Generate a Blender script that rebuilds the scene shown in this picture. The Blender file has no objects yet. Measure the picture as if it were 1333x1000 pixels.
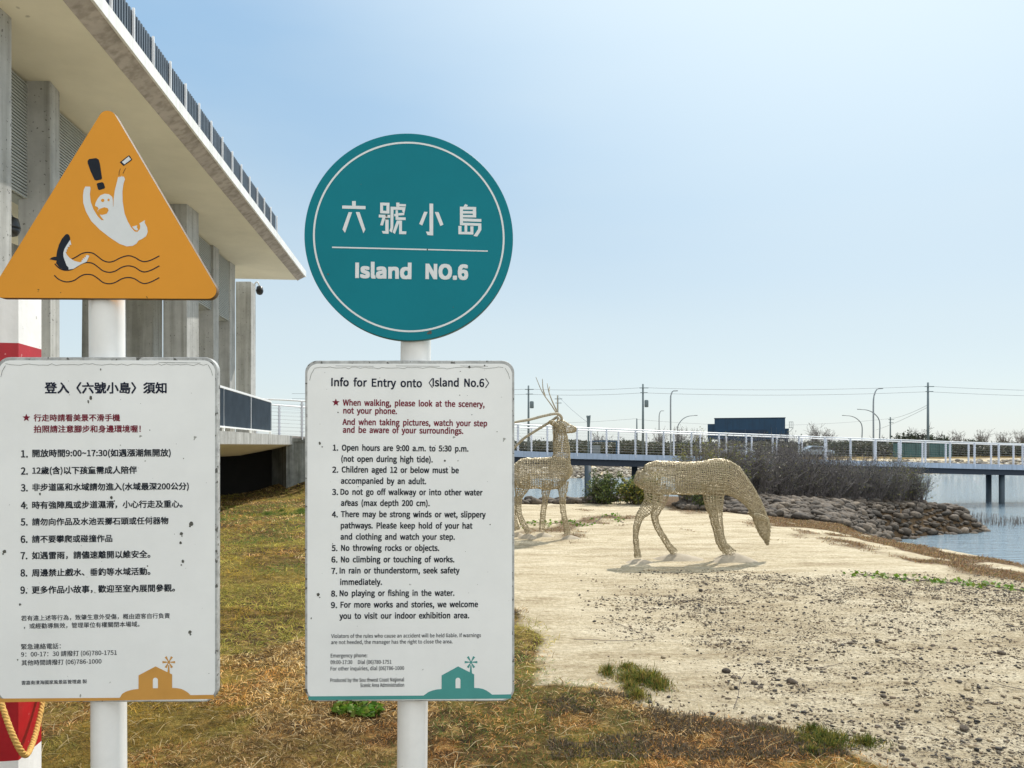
import bpy, bmesh, math, random, time
T0 = time.time()
import numpy as np
from mathutils import Vector, Matrix
from mathutils.geometry import tessellate_polygon

R = math.radians
sc = bpy.context.scene
COL = sc.collection

# ------------------------------------------------------------------ camera, light, sky
EYE = 1.6            # camera height
HOR = 580.0          # row of the horizon in the 1333 x 1000 photograph
F = 1000.0           # focal length in photograph pixels
cam_d = bpy.data.cameras.new('camera')
cam = bpy.data.objects.new('camera', cam_d)
COL.objects.link(cam)
cam.location = (0, 0, EYE)
cam.rotation_euler = (R(90), 0, 0)
cam_d.sensor_width = 36
cam_d.lens = 36 * F / 1333
cam_d.shift_y = (HOR - 500) / 1333
cam_d.clip_start = 0.05
cam_d.clip_end = 6000
sc.camera = cam

TO_SUN = Vector((0.42, 0.70, 1.0)).normalized()
SUN_EL = math.asin(TO_SUN.z)
SUN_AZ = math.atan2(TO_SUN.x, TO_SUN.y)
w = bpy.data.worlds.new('World')
sc.world = w
w.use_nodes = True
nt = w.node_tree
sky = nt.nodes.new('ShaderNodeTexSky')
sky.sky_type = 'NISHITA'
sky.sun_disc = False
sky.sun_elevation = SUN_EL
sky.sun_rotation = SUN_AZ
sky.altitude = 0
sky.air_density = 1.0
sky.dust_density = 0.6
sky.ozone_density = 2.0
bg = nt.nodes['Background']
# pale haze of a humid coast mixed into the clear sky: whiter towards the horizon
wtc = nt.nodes.new('ShaderNodeTexCoord')
wsx = nt.nodes.new('ShaderNodeSeparateXYZ')
nt.links.new(wtc.outputs['Generated'], wsx.inputs[0])
wr_ = nt.nodes.new('ShaderNodeValToRGB')
HAZE = [(0.0, (3.5, 3.9, 4.02)), (0.15, (3.2, 3.75, 3.95)), (0.30, (2.35, 3.2, 3.85)), (0.46, (1.65, 2.75, 3.9)), (0.62, (2.2, 3.2, 4.4)), (1.0, (4.4, 5.2, 6.2))]  # upper stops, above the frame, brightened as added fill light
for k_ in range(len(HAZE) - 2):
    wr_.color_ramp.elements.new(0.5)
for k_, (p_, c_) in enumerate(HAZE):
    wr_.color_ramp.elements[k_].position = p_
    wr_.color_ramp.elements[k_].color = (*c_, 1)
nt.links.new(wsx.outputs[2], wr_.inputs['Fac'])


def wnode(kind, **kw):
    q_ = nt.nodes.new(kind)
    for k_, v_ in kw.items():
        setattr(q_, k_, v_)
    return q_


def wmix(fac, a_, b_):
    q_ = wnode('ShaderNodeMix', data_type='RGBA', clamp_result=False)
    if isinstance(fac, float):
        q_.inputs[0].default_value = fac
    else:
        nt.links.new(fac, q_.inputs[0])
    for i_, v_ in ((6, a_), (7, b_)):
        if isinstance(v_, tuple):
            q_.inputs[i_].default_value = (*v_, 1)
        else:
            nt.links.new(v_, q_.inputs[i_])
    return q_.outputs[2]


# wide pale glow of the haze round the sun, and extra sky brightness added unseen behind the camera as fill
dot = wnode('ShaderNodeVectorMath', operation='DOT_PRODUCT')
dot.inputs[1].default_value = TO_SUN
nt.links.new(wtc.outputs['Generated'], dot.inputs[0])
mr1 = wnode('ShaderNodeMapRange', interpolation_type='SMOOTHSTEP')
mr1.inputs['From Min'].default_value = 0.70; mr1.inputs['From Max'].default_value = 0.97
nt.links.new(dot.outputs['Value'], mr1.inputs['Value'])
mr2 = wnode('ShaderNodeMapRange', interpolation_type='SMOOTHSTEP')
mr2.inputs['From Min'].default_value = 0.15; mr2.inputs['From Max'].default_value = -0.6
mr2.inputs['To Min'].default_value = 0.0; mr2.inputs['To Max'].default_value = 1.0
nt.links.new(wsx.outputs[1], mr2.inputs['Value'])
wn_ = wnode('ShaderNodeTexNoise')
wn_.inputs['Scale'].default_value = 1.6; wn_.inputs['Detail'].default_value = 6
wmp = wnode('ShaderNodeMapping'); wmp.inputs['Scale'].default_value = (1, 1, 4)
nt.links.new(wtc.outputs['Generated'], wmp.inputs[0]); nt.links.new(wmp.outputs[0], wn_.inputs['Vector'])
mr3 = wnode('ShaderNodeMapRange'); mr3.inputs['From Min'].default_value = 0.45; mr3.inputs['From Max'].default_value = 0.8; mr3.inputs['To Max'].default_value = 0.30
nt.links.new(wn_.outputs['Fac'], mr3.inputs['Value'])
c_ = wmix(0.85, sky.outputs[0], wr_.outputs[0])
c_ = wmix(mr3.outputs[0], c_, (3.6, 4.1, 4.3))
c_ = wmix(mr1.outputs[0], c_, (4.2, 4.9, 5.3))
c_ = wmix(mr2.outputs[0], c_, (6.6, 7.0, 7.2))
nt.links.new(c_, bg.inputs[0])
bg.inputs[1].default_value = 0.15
sun_d = bpy.data.lights.new('sun', 'SUN')
sun_d.energy = 3.8
sun_d.angle = R(0.53)
sun_d.color = (1.0, 0.95, 0.87)
sun = bpy.data.objects.new('sun', sun_d)
COL.objects.link(sun)
sun.rotation_euler = TO_SUN.to_track_quat('Z', 'Y').to_euler()
sun.location = (10, 10, 30)
sc.view_settings.view_transform = 'Standard'
sc.view_settings.look = 'None'
sc.view_settings.exposure = 0.4
sc.view_settings.gamma = 1.0

rnd = random.Random(7)
rng = np.random.default_rng(11)


def P(x, y, d):
    return Vector(((x - 666.5) / F * d, d, EYE + (HOR - y) / F * d))


# ------------------------------------------------------------------ materials
def mat(name, c, rough=0.7, var=0.12, scale=8.0, bump=0.0, bscale=60.0, metal=0.0, spec=0.5, c2=None, detail=6.0,
        objvar=0.0, attr=None, trans=0.0, speck=None, coat=0.0, streak=0.0):
    m = bpy.data.materials.new(name)
    m.use_nodes = True
    n, l = m.node_tree.nodes, m.node_tree.links
    b = n['Principled BSDF']
    b.inputs['Roughness'].default_value = rough
    b.inputs['Metallic'].default_value = metal
    b.inputs['Specular IOR Level'].default_value = spec
    if coat:
        b.inputs['Coat Weight'].default_value = coat
    tc = n.new('ShaderNodeTexCoord')
    no = n.new('ShaderNodeTexNoise')
    no.inputs['Scale'].default_value = scale
    no.inputs['Detail'].default_value = detail
    no.inputs['Roughness'].default_value = 0.65
    l.new(tc.outputs['Object'], no.inputs['Vector'])
    ramp = n.new('ShaderNodeValToRGB')
    c2 = c2 or tuple(max(0, v * (1 - 2 * var)) for v in c)
    ramp.color_ramp.elements[0].position = 0.32
    ramp.color_ramp.elements[0].color = (*c2, 1)
    ramp.color_ramp.elements[1].position = 0.62
    ramp.color_ramp.elements[1].color = (*c, 1)
    l.new(no.outputs['Fac'], ramp.inputs['Fac'])
    out = ramp.outputs['Color']
    if attr:
        a = n.new('ShaderNodeAttribute')
        a.attribute_name = attr
        mx = n.new('ShaderNodeMix'); mx.data_type = 'RGBA'; mx.blend_type = 'MULTIPLY'
        mx.inputs[0].default_value = 1.0
        l.new(out, mx.inputs[6]); l.new(a.outputs['Color'], mx.inputs[7])
        out = mx.outputs[2]
    if objvar:
        oi = n.new('ShaderNodeObjectInfo')
        mr = n.new('ShaderNodeMapRange')
        mr.inputs['To Min'].default_value = 1 - objvar
        mr.inputs['To Max'].default_value = 1 + objvar
        l.new(oi.outputs['Random'], mr.inputs['Value'])
        hs = n.new('ShaderNodeHueSaturation')
        l.new(mr.outputs[0], hs.inputs['Value'])
        l.new(out, hs.inputs['Color'])
        out = hs.outputs['Color']
    if speck:
        sc_, thr, scol = speck
        v = n.new('ShaderNodeTexNoise')
        v.inputs['Scale'].default_value = sc_
        v.inputs['Detail'].default_value = 2.0
        l.new(tc.outputs['Object'], v.inputs['Vector'])
        r2 = n.new('ShaderNodeValToRGB')
        r2.color_ramp.elements[0].position = thr
        r2.color_ramp.elements[0].color = (0, 0, 0, 1)
        r2.color_ramp.elements[1].position = thr + 0.03
        r2.color_ramp.elements[1].color = (1, 1, 1, 1)
        l.new(v.outputs['Fac'], r2.inputs['Fac'])
        mx = n.new('ShaderNodeMix'); mx.data_type = 'RGBA'
        l.new(r2.outputs['Color'], mx.inputs[0])
        l.new(out, mx.inputs[6]); mx.inputs[7].default_value = (*scol, 1)
        out = mx.outputs[2]
    if streak:                        # water stains running down the surface
        mq = n.new('ShaderNodeMapping')
        mq.inputs['Scale'].default_value = (9, 9, 0.35)
        l.new(tc.outputs['Object'], mq.inputs['Vector'])
        sn = n.new('ShaderNodeTexNoise')
        sn.inputs['Scale'].default_value = 1.0
        sn.inputs['Detail'].default_value = 6.0
        l.new(mq.outputs[0], sn.inputs['Vector'])
        r3 = n.new('ShaderNodeValToRGB')
        r3.color_ramp.elements[0].position = 0.36
        r3.color_ramp.elements[0].color = (1 - streak, 1 - streak, 1 - streak * 1.1, 1)
        r3.color_ramp.elements[1].position = 0.56
        r3.color_ramp.elements[1].color = (1, 1, 1, 1)
        l.new(sn.outputs['Fac'], r3.inputs['Fac'])
        mx = n.new('ShaderNodeMix'); mx.data_type = 'RGBA'; mx.blend_type = 'MULTIPLY'
        mx.inputs[0].default_value = 1.0
        l.new(out, mx.inputs[6]); l.new(r3.outputs['Color'], mx.inputs[7])
        out = mx.outputs[2]
    l.new(out, b.inputs['Base Color'])
    if trans:
        tr = n.new('ShaderNodeBsdfTranslucent')
        l.new(out, tr.inputs['Color'])
        ms = n.new('ShaderNodeMixShader')
        ms.inputs[0].default_value = trans
        l.new(b.outputs[0], ms.inputs[1]); l.new(tr.outputs[0], ms.inputs[2])
        l.new(ms.outputs[0], n['Material Output'].inputs['Surface'])
    if bump:
        n2 = n.new('ShaderNodeTexNoise')
        n2.inputs['Scale'].default_value = bscale
        n2.inputs['Detail'].default_value = 5
        l.new(tc.outputs['Object'], n2.inputs['Vector'])
        bp = n.new('ShaderNodeBump')
        bp.inputs['Strength'].default_value = bump
        bp.inputs['Distance'].default_value = 0.01
        l.new(n2.outputs['Fac'], bp.inputs['Height'])
        l.new(bp.outputs[0], b.inputs['Normal'])
    return m


M = {}
M['signwhite'] = mat('sign_white', (0.84, 0.855, 0.845), 0.45, 0.03, 5, 0.02, 90, speck=(38, 0.76, (0.30, 0.31, 0.28)), streak=0.035)
M['signrim'] = mat('sign_rim', (0.50, 0.51, 0.50), 0.5, 0.22, 40, 0.15, 120, metal=0.2, speck=(60, 0.62, (0.10, 0.10, 0.09)))
M['poleWhite'] = mat('pole_white', (0.88, 0.88, 0.86), 0.35, 0.05, 6, 0.03, 50, speck=(45, 0.74, (0.35, 0.3, 0.24)), coat=0.2, streak=0.1)
M['orange'] = mat('sign_orange', (0.74, 0.315, 0.034), 0.6, 0.03, 4, 0.02, 90, spec=0.2, speck=(55, 0.75, (0.15, 0.08, 0.02)))
M['teal'] = mat('sign_teal', (0.0, 0.19, 0.24), 0.6, 0.04, 4, 0.02, 90, spec=0.2, speck=(50, 0.765, (0.02, 0.05, 0.05)))
M['edgeBrown'] = mat('sign_edge_brown', (0.16, 0.09, 0.03), 0.5, 0.3, 50)
M['edgeTeal'] = mat('sign_edge_teal', (0.015, 0.12, 0.13), 0.5, 0.2, 50)
M['inkNavy'] = mat('ink_navy', (0.012, 0.017, 0.038), 0.5, 0.1, 20, spec=0.15)
M['inkRed'] = mat('ink_red', (0.20, 0.015, 0.035), 0.5, 0.1, 20, spec=0.15)
M['inkBlack'] = mat('ink_black', (0.015, 0.02, 0.03), 0.5, 0.1, 20, spec=0.15)
M['inkWhite'] = mat('ink_white', (0.70, 0.73, 0.74), 0.45, 0.03, 20)
M['emblemOrange'] = mat('emblem_orange', (0.60, 0.30, 0.06), 0.5, 0.05, 12)
M['emblemTeal'] = mat('emblem_teal', (0.06, 0.30, 0.28), 0.5, 0.05, 12)
M['dirt'] = mat('dirt_spot', (0.13, 0.13, 0.11), 0.9, 0.3, 80)
M['crack'] = mat('peeling_edge', (0.28, 0.29, 0.27), 0.8, 0.3, 60)
M['redpaint'] = mat('red_paint', (0.46, 0.002, 0.012), 0.45, 0.12, 7, 0.05, 60, speck=(30, 0.70, (0.62, 0.25, 0.24)), streak=0.15)
M['whitepaint'] = mat('white_paint', (0.88, 0.87, 0.85), 0.5, 0.05, 7, 0.08, 60, speck=(35, 0.70, (0.5, 0.48, 0.44)), streak=0.12)
M['rope'] = mat('rope', (0.62, 0.36, 0.09), 0.8, 0.15, 60, 0.4, 200)
M['soffit'] = mat('soffit_render', (0.78, 0.74, 0.61), 0.85, 0.07, 0.6, 0.03, 8, speck=(2.2, 0.765, (0.12, 0.10, 0.08)))
M['concrete'] = mat('concrete', (0.46, 0.46, 0.44), 0.85, 0.12, 2.5, 0.15, 40, speck=(22, 0.67, (0.16, 0.16, 0.15)), streak=0.28)
M['edgeconc'] = mat('edge_concrete', (0.46, 0.41, 0.37), 0.85, 0.14, 1.2, 0.1, 30, streak=0.3)
M['fascia'] = mat('white_fascia', (0.80, 0.80, 0.78), 0.5, 0.04, 3, streak=0.12)
M['louvre'] = mat('louvre_grey', (0.40, 0.42, 0.40), 0.6, 0.05, 3)
M['bluerail'] = mat('blue_rail', (0.085, 0.115, 0.15), 0.45, 0.12, 3)
M['whitemetal'] = mat('white_metal', (0.78, 0.79, 0.80), 0.4, 0.05, 3)
M['voidshade'] = mat('void_shade', (0.02, 0.02, 0.018), 0.9, 0.2, 1.5)  # near-black base colour paints in the deep shade under the floor slab
M['abut'] = mat('abutment_concrete', (0.24, 0.25, 0.23), 0.9, 0.28, 1.8, 0.2, 20, streak=0.45)
M['black'] = mat('black_plastic', (0.02, 0.022, 0.025), 0.35, 0.1, 10)
M['bridgefascia'] = mat('bridge_fascia', (0.36, 0.43, 0.54), 0.45, 0.06, 1.5, streak=0.15)
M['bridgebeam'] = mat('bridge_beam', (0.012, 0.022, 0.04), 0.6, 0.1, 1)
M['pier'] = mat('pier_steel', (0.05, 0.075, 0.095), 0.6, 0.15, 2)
M['deck'] = mat('bridge_deck', (0.44, 0.40, 0.37), 0.8, 0.1, 3)
M['railpost'] = mat('rail_post', (0.66, 0.68, 0.74), 0.4, 0.06, 3, streak=0.12)
M['cable'] = mat('steel_cable', (0.24, 0.25, 0.26), 0.7, 0.05, 3)
M['wire'] = mat('gold_wire', (0.56, 0.48, 0.32), 0.36, 0.14, 30, metal=0.3, c2=(0.30, 0.24, 0.145))
M['antler'] = mat('antler_rope', (0.42, 0.37, 0.27), 0.7, 0.2, 40, 0.4, 90)
M['footstone'] = mat('foot_stone', (0.42, 0.36, 0.27), 0.9, 0.12, 6, 0.3, 40)
M['rock'] = mat('bank_rock', (0.15, 0.115, 0.082), 0.85, 0.25, 2.2, 0.6, 14, objvar=0.6, c2=(0.035, 0.03, 0.024))
M['palerock'] = mat('pale_rock', (0.40, 0.35, 0.28), 0.9, 0.2, 2, 0.2, 10)
M['blade'] = mat('grass_blade', (1, 1, 1), 0.75, 0.1, 6, attr='Col', trans=0.42, spec=0.3)
M['leaf'] = mat('leaf', (1, 1, 1), 0.55, 0.1, 6, attr='Col', trans=0.3, spec=0.4)
M['twig'] = mat('twig_bark', (0.16, 0.13, 0.115), 0.9, 0.25, 12)
M['thickettwig'] = mat('thicket_twig', (0.27, 0.24, 0.225), 0.9, 0.25, 5, c2=(0.07, 0.06, 0.065))
M['graytwig'] = mat('grey_twig', (0.30, 0.27, 0.25), 0.9, 0.2, 12)
M['farsteel'] = mat('galvanised_pole', (0.26, 0.29, 0.31), 0.5, 0.1, 2)
M['farpole'] = mat('concrete_pole', (0.15, 0.19, 0.20), 0.8, 0.1, 2)
M['linewire'] = mat('power_wire', (0.22, 0.24, 0.26), 0.7, 0.05, 2)
M['bluewall'] = mat('blue_cladding', (0.005, 0.045, 0.10), 0.6, 0.12, 0.7, streak=0.2)
M['bluedark'] = mat('dark_blue_cladding', (0.004, 0.025, 0.062), 0.6, 0.12, 0.7)
M['greyclad'] = mat('grey_cladding', (0.16, 0.18, 0.19), 0.7, 0.12, 0.8)
M['greenfence'] = mat('green_fence', (0.04, 0.12, 0.115), 0.6, 0.1, 1)
M['carwhite'] = mat('car_paint', (0.30, 0.36, 0.42), 0.25, 0.03, 2, coat=0.5)
M['glass'] = mat('car_glass', (0.02, 0.03, 0.04), 0.08, 0.05, 2)
M['tyre'] = mat('tyre', (0.02, 0.02, 0.02), 0.9, 0.1, 8)
M['pebble'] = mat('pebble', (1, 1, 1), 0.85, 0.15, 30, attr='Col')


# ------------------------------------------------------------------ object helpers
def tag(o, label=None, cat=None, group=None, kind=None):
    if label: o['label'] = label
    if cat: o['category'] = cat
    if group: o['group'] = group
    if kind: o['kind'] = kind
    return o


def empty(name, loc=(0, 0, 0), label=None, cat=None, group=None, rot=(0, 0, 0)):
    o = bpy.data.objects.new(name, None)
    o.empty_display_size = 0.1
    COL.objects.link(o)
    o.location = loc
    o.rotation_euler = rot
    return tag(o, label, cat, group)


def link(name, me, m=None, parent=None, smooth=False):
    o = bpy.data.objects.new(name, me)
    COL.objects.link(o)
    if m is not None:
        me.materials.append(m)
    if parent is not None:
        o.parent = parent
    if smooth:
        me.polygons.foreach_set('use_smooth', np.ones(len(me.polygons), dtype=bool))
    return o


def np_mesh(name, V, Fc, col=None):
    V = np.asarray(V, dtype=np.float32)
    Fc = np.asarray(Fc, dtype=np.int32)
    k = Fc.shape[1]
    me = bpy.data.meshes.new(name)
    me.vertices.add(len(V)); me.vertices.foreach_set('co', V.ravel())
    me.loops.add(Fc.size); me.loops.foreach_set('vertex_index', Fc.ravel())
    me.polygons.add(len(Fc))
    me.polygons.foreach_set('loop_start', np.arange(0, Fc.size, k, dtype=np.int32))
    me.polygons.foreach_set('loop_total', np.full(len(Fc), k, dtype=np.int32))
    if col is not None:
        a = me.attributes.new('Col', 'FLOAT_COLOR', 'POINT')
        c = np.ones((len(V), 4), dtype=np.float32)
        c[:, :3] = col
        a.data.foreach_set('color', c.ravel())
    me.update()
    me.validate()
    return me


class MB:
    """collects simple solids; build() links them as one mesh object"""
    def __init__(self):
        self.v, self.f = [], []

    def add(self, vs, fs):
        o = len(self.v)
        self.v += [tuple(p) for p in vs]
        self.f += [tuple(i + o for i in f) for f in fs]
        return self

    def hexa(self, b, t):
        return self.add(list(b) + list(t), [(3, 2, 1, 0), (4, 5, 6, 7), (0, 1, 5, 4), (1, 2, 6, 5), (2, 3, 7, 6), (3, 0, 4, 7)])

    def box(self, x0, x1, y0, y1, z0, z1):
        return self.hexa([(x0, y0, z0), (x1, y0, z0), (x1, y1, z0), (x0, y1, z0)],
                         [(x0, y0, z1), (x1, y0, z1), (x1, y1, z1), (x0, y1, z1)])

    def beam(self, a, b, wd, ht, up=(0, 0, 1)):
        a, b = Vector(a), Vector(b)
        d = (b - a).normalized()
        s = d.cross(Vector(up)).normalized() * wd / 2
        u = s.cross(d).normalized() * ht / 2
        return self.hexa([a - s - u, a + s - u, a + s + u, a - s + u], [b - s - u, b + s - u, b + s + u, b - s + u])

    def tube(self, pts, r, n=8, cap=True):
        pts = [Vector(p) for p in pts]
        rs = r if isinstance(r, (list, tuple)) else [r] * len(pts)
        base = len(self.v)
        ref = Vector((0.13, 0.31, 0.94)).normalized()
        for i, p in enumerate(pts):
            t = (pts[min(i + 1, len(pts) - 1)] - pts[max(i - 1, 0)]).normalized()
            rf = ref if abs(t.dot(ref)) < 0.95 else Vector((1, 0, 0))
            s = t.cross(rf).normalized()
            u = s.cross(t)
            for k in range(n):
                a = 2 * math.pi * k / n
                self.v.append(tuple(p + (s * math.cos(a) + u * math.sin(a)) * rs[i]))
        for i in range(len(pts) - 1):
            for k in range(n):
                k2 = (k + 1) % n
                self.f.append((base + i * n + k, base + i * n + k2, base + (i + 1) * n + k2, base + (i + 1) * n + k))
        if cap:
            self.f.append(tuple(base + k for k in reversed(range(n))))
            self.f.append(tuple(base + (len(pts) - 1) * n + k for k in range(n)))
        return self

    def lathe(self, prof, n=20, c=(0, 0, 0)):
        base = len(self.v)
        for (r, z) in prof:
            for k in range(n):
                a = 2 * math.pi * k / n
                self.v.append((c[0] + r * math.cos(a), c[1] + r * math.sin(a), c[2] + z))
        for i in range(len(prof) - 1):
            for k in range(n):
                k2 = (k + 1) % n
                self.f.append((base + i * n + k, base + i * n + k2, base + (i + 1) * n + k2, base + (i + 1) * n + k))
        self.f.append(tuple(base + k for k in reversed(range(n))))
        self.f.append(tuple(base + (len(prof) - 1) * n + k for k in range(n)))
        return self

    def build(self, name, m, parent=None, smooth=False, bevel=0, seg=2):
        me = bpy.data.meshes.new(name)
        me.from_pydata(self.v, [], self.f)
        me.update()
        o = link(name, me, m, parent, smooth)
        if bevel:
            b = o.modifiers.new('bevel', 'BEVEL')
            b.width = bevel; b.segments = seg; b.limit_method = 'ANGLE'
        return o


def catmull(pts, n):
    pts = [np.array(p, dtype=float) for p in pts]
    pts = [2 * pts[0] - pts[1]] + pts + [2 * pts[-1] - pts[-2]]
    out = []
    segs = len(pts) - 3
    for j in range(n):
        u = j / (n - 1) * segs
        i = min(int(u), segs - 1)
        t = u - i
        p0, p1, p2, p3 = pts[i:i + 4]
        out.append(0.5 * ((2 * p1) + (-p0 + p2) * t + (2 * p0 - 5 * p1 + 4 * p2 - p3) * t * t + (-p0 + 3 * p1 - 3 * p2 + p3) * t ** 3))
    return np.array(out)


def tubes_np(paths, radii, sides=3):
    """paths (N,K,3), radii (N,K) -> verts, quads"""
    paths = np.asarray(paths); radii = np.asarray(radii)
    N, K, _ = paths.shape
    t = np.gradient(paths, axis=1)
    t /= np.linalg.norm(t, axis=2, keepdims=True) + 1e-9
    ref = np.array([0.31, 0.86, 0.4])
    s = np.cross(t, ref); s /= np.linalg.norm(s, axis=2, keepdims=True) + 1e-9
    u = np.cross(s, t)
    a = np.arange(sides) * 2 * np.pi / sides
    V = paths[:, :, None, :] + radii[:, :, None, None] * (s[:, :, None, :] * np.cos(a)[None, None, :, None] + u[:, :, None, :] * np.sin(a)[None, None, :, None])
    V = V.reshape(-1, 3)
    n, k, q = np.meshgrid(np.arange(N), np.arange(K - 1), np.arange(sides), indexing='ij')
    b = n * K * sides + k * sides
    q2 = (q + 1) % sides
    Fc = np.stack([b + q, b + q2, b + sides + q2, b + sides + q], axis=-1).reshape(-1, 4)
    return V, Fc


def leaves_np(C, size, col, flat=0.0, aspect=0.5, seed=1):
    """quads (leaf shaped: 4 verts diamond) around centres C with per-leaf size and colour"""
    g = np.random.default_rng(seed)
    N = len(C)
    d = g.normal(size=(N, 3)); d[:, 2] *= (1 - flat)
    d /= np.linalg.norm(d, axis=1, keepdims=True)
    r = g.normal(size=(N, 3))
    s = np.cross(d, r); s /= np.linalg.norm(s, axis=1, keepdims=True) + 1e-9
    size = np.broadcast_to(size, (N,))[:, None]
    nrm = np.cross(d, s)
    V = np.stack([C - d * size * 0.5, C + s * size * aspect * 0.5 + nrm * size * 0.08, C + d * size * 0.5, C - s * size * aspect * 0.5 + nrm * size * 0.08], axis=1).reshape(-1, 3)
    Fc = np.arange(N * 4).reshape(-1, 4)
    cc = np.repeat(np.broadcast_to(col, (N, 3)), 4, axis=0)
    return V, Fc, cc


def vnoise(x, y, seed=0):
    """smooth value noise on arrays, 0..1"""
    x = np.asarray(x, float); y = np.asarray(y, float)
    xi = np.floor(x).astype(np.int64); yi = np.floor(y).astype(np.int64)
    xf = x - xi; yf = y - yi
    def h(a, b):
        n = (a * 374761393 + b * 668265263 + seed * 1442695041) & 0x7fffffff
        n = ((n ^ (n >> 13)) * 1274126177) & 0x7fffffff
        return ((n ^ (n >> 16)) & 0xffff) / 65535.0
    ux = xf * xf * (3 - 2 * xf); uy = yf * yf * (3 - 2 * yf)
    return (h(xi, yi) * (1 - ux) + h(xi + 1, yi) * ux) * (1 - uy) + (h(xi, yi + 1) * (1 - ux) + h(xi + 1, yi + 1) * ux) * uy


def fbm(x, y, seed=0, o=4):
    s, a, t = 0, 1.0, 0
    for i in range(o):
        s = s + a * vnoise(x * 2 ** i, y * 2 ** i, seed + i * 17)
        t += a; a *= 0.5
    return s / t


# ------------------------------------------------------------------ terrain
LAND = np.array([(9.5, -8), (8.4, 5), (7.45, 11.1), (7.3, 12.5), (7.1, 13.8), (6.9, 15.5), (7.4, 18), (9.0, 21.5), (11.2, 25.2), (13.8, 26.8),
                 (15.8, 27.4), (16.2, 28.6), (12, 29.5), (7, 27), (4, 23.6), (2, 22), (0, 21.6), (-2, 23), (-4, 27), (-7, 31), (-400, 60), (-400, -8)], float)
WATER_Z = -1.4


def poly_sd(x, y, poly):
    """signed distance, positive outside"""
    d = np.full(x.shape, 1e9)
    ins = np.zeros(x.shape, bool)
    n = len(poly)
    for i in range(n):
        ax, ay = poly[i]; bx, by = poly[(i + 1) % n]
        ex, ey = bx - ax, by - ay
        t = np.clip(((x - ax) * ex + (y - ay) * ey) / (ex * ex + ey * ey), 0, 1)
        d = np.minimum(d, np.hypot(x - ax - t * ex, y - ay - t * ey))
        c = ((ay > y) != (by > y)) & (x < (bx - ax) * (y - ay) / (by - ay + 1e-12) + ax)
        ins ^= c
    return np.where(ins, -d, d)


def far_edge(x):
    return 67 + 0.27 * np.clip(x, 0, 200)


def ground_z(x, y):
    x = np.asarray(x, float); y = np.asarray(y, float)
    sd = poly_sd(x, y, LAND)
    z = 0.05 * (fbm(x * 0.5, y * 0.5, 3) - 0.5) + 0.03 * (fbm(x * 3, y * 3, 5) - 0.5)
    z = z * np.clip((y - 1) / 3, 0.3, 1)
    z = z - 0.15 * np.clip(1 + sd / 2.5, 0, 1) * np.clip((x - 4.5) / 2, 0, 1)
    z = z + 0.65 * np.exp(-(((x + 6.4) / 1.5) ** 2 + ((y - 24.6) / 1.3) ** 2))
    # rocky mound under the shrubs
    z = z + 0.18 * np.exp(-((x - 6.5) / 2.0) ** 2 - ((y - 21) / 2.0) ** 2)
    z = z - 0.075 * np.clip(x - 9, 0, 8) * (y > 18)
    z = z + np.where((y > 3) & (x > -1), 0.022 * (fbm(x * 4.2, y * 4.2, 15, 3) - 0.5), 0)
    s = np.clip(sd / 3.2, 0, 1)
    zl = z - (2.9 * (s * s * (3 - 2 * s)) ** 0.85)
    f = y - far_edge(x)
    sf = np.clip((f + 2) / 8.0, 0, 1)
    zf = -3.0 + 3.15 * sf + 0.06 * (fbm(x * 0.2, y * 0.2, 9) - 0.5)
    return np.where(y > 48, np.maximum(zf, -3.0), zl)


def gz(x, y):
    return float(ground_z(np.array([x]), np.array([y]))[0])


GRASS = np.array([(-400, -10), (2.3, -10), (2.2, 2.8), (1.72, 3.75), (1.45, 4.3), (0.95, 4.55), (0.63, 4.8), (0.25, 5.25), (0.12, 5.75), (0.45, 6.35),
                  (0.08, 7.5), (-0.5, 9), (-1.6, 13), (-2.8, 18), (-4.0, 24), (-7, 30), (-400, 60)], float)


def masks(x, y):
    sd = poly_sd(x, y, GRASS) + 0.7 * (fbm(x * 1.6, y * 1.6, 21) - 0.5)
    g = np.clip(0.5 - sd / 0.35, 0, 1)
    ls = poly_sd(x, y, LAND)
    strip = np.clip(1.15 - np.abs(ls + 0.7) / (0.9 + 1.1 * fbm(x * 0.7, y * 0.7, 33)), 0, 1) * np.clip((x - 3.4) / 1.6, 0, 1) * np.clip((19 - y) / 1.5, 0, 1)
    b = np.clip(strip * 5.0 * (fbm(x * 1.5, y * 1.2, 31) - 0.30), 0, 1)
    # thin brown patches on the sand behind the grazing deer
    p = np.clip((fbm(x * 0.9, y * 0.55, 41) - 0.56) * 6, 0, 1) * np.clip((y - 11.3) / 2, 0, 1) * (y < 21) * (x > 0)
    b = np.maximum(b, p * 0.55)
    peb = np.clip((x - 0.5) / 1.2, 0, 1) * np.clip((10.2 - y) / 1.5, 0, 1) * (1 - g)
    spit = np.clip((x - 3.6) / 0.8, 0, 1) * np.clip((y - np.interp(x, [3, 4.2, 5.6, 6.6, 7.2, 20], [19.6, 18.8, 17.7, 17.4, 17.2, 17.2])) / 0.3, 0, 1) * (y < 34)
    b = np.maximum(b, spit)
    peb = peb * (1 - spit)
    return g, b, peb


def axis(parts):
    out = []
    for a, b, s in parts:
        out += list(np.arange(a, b, s))
    return np.array(out)


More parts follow.
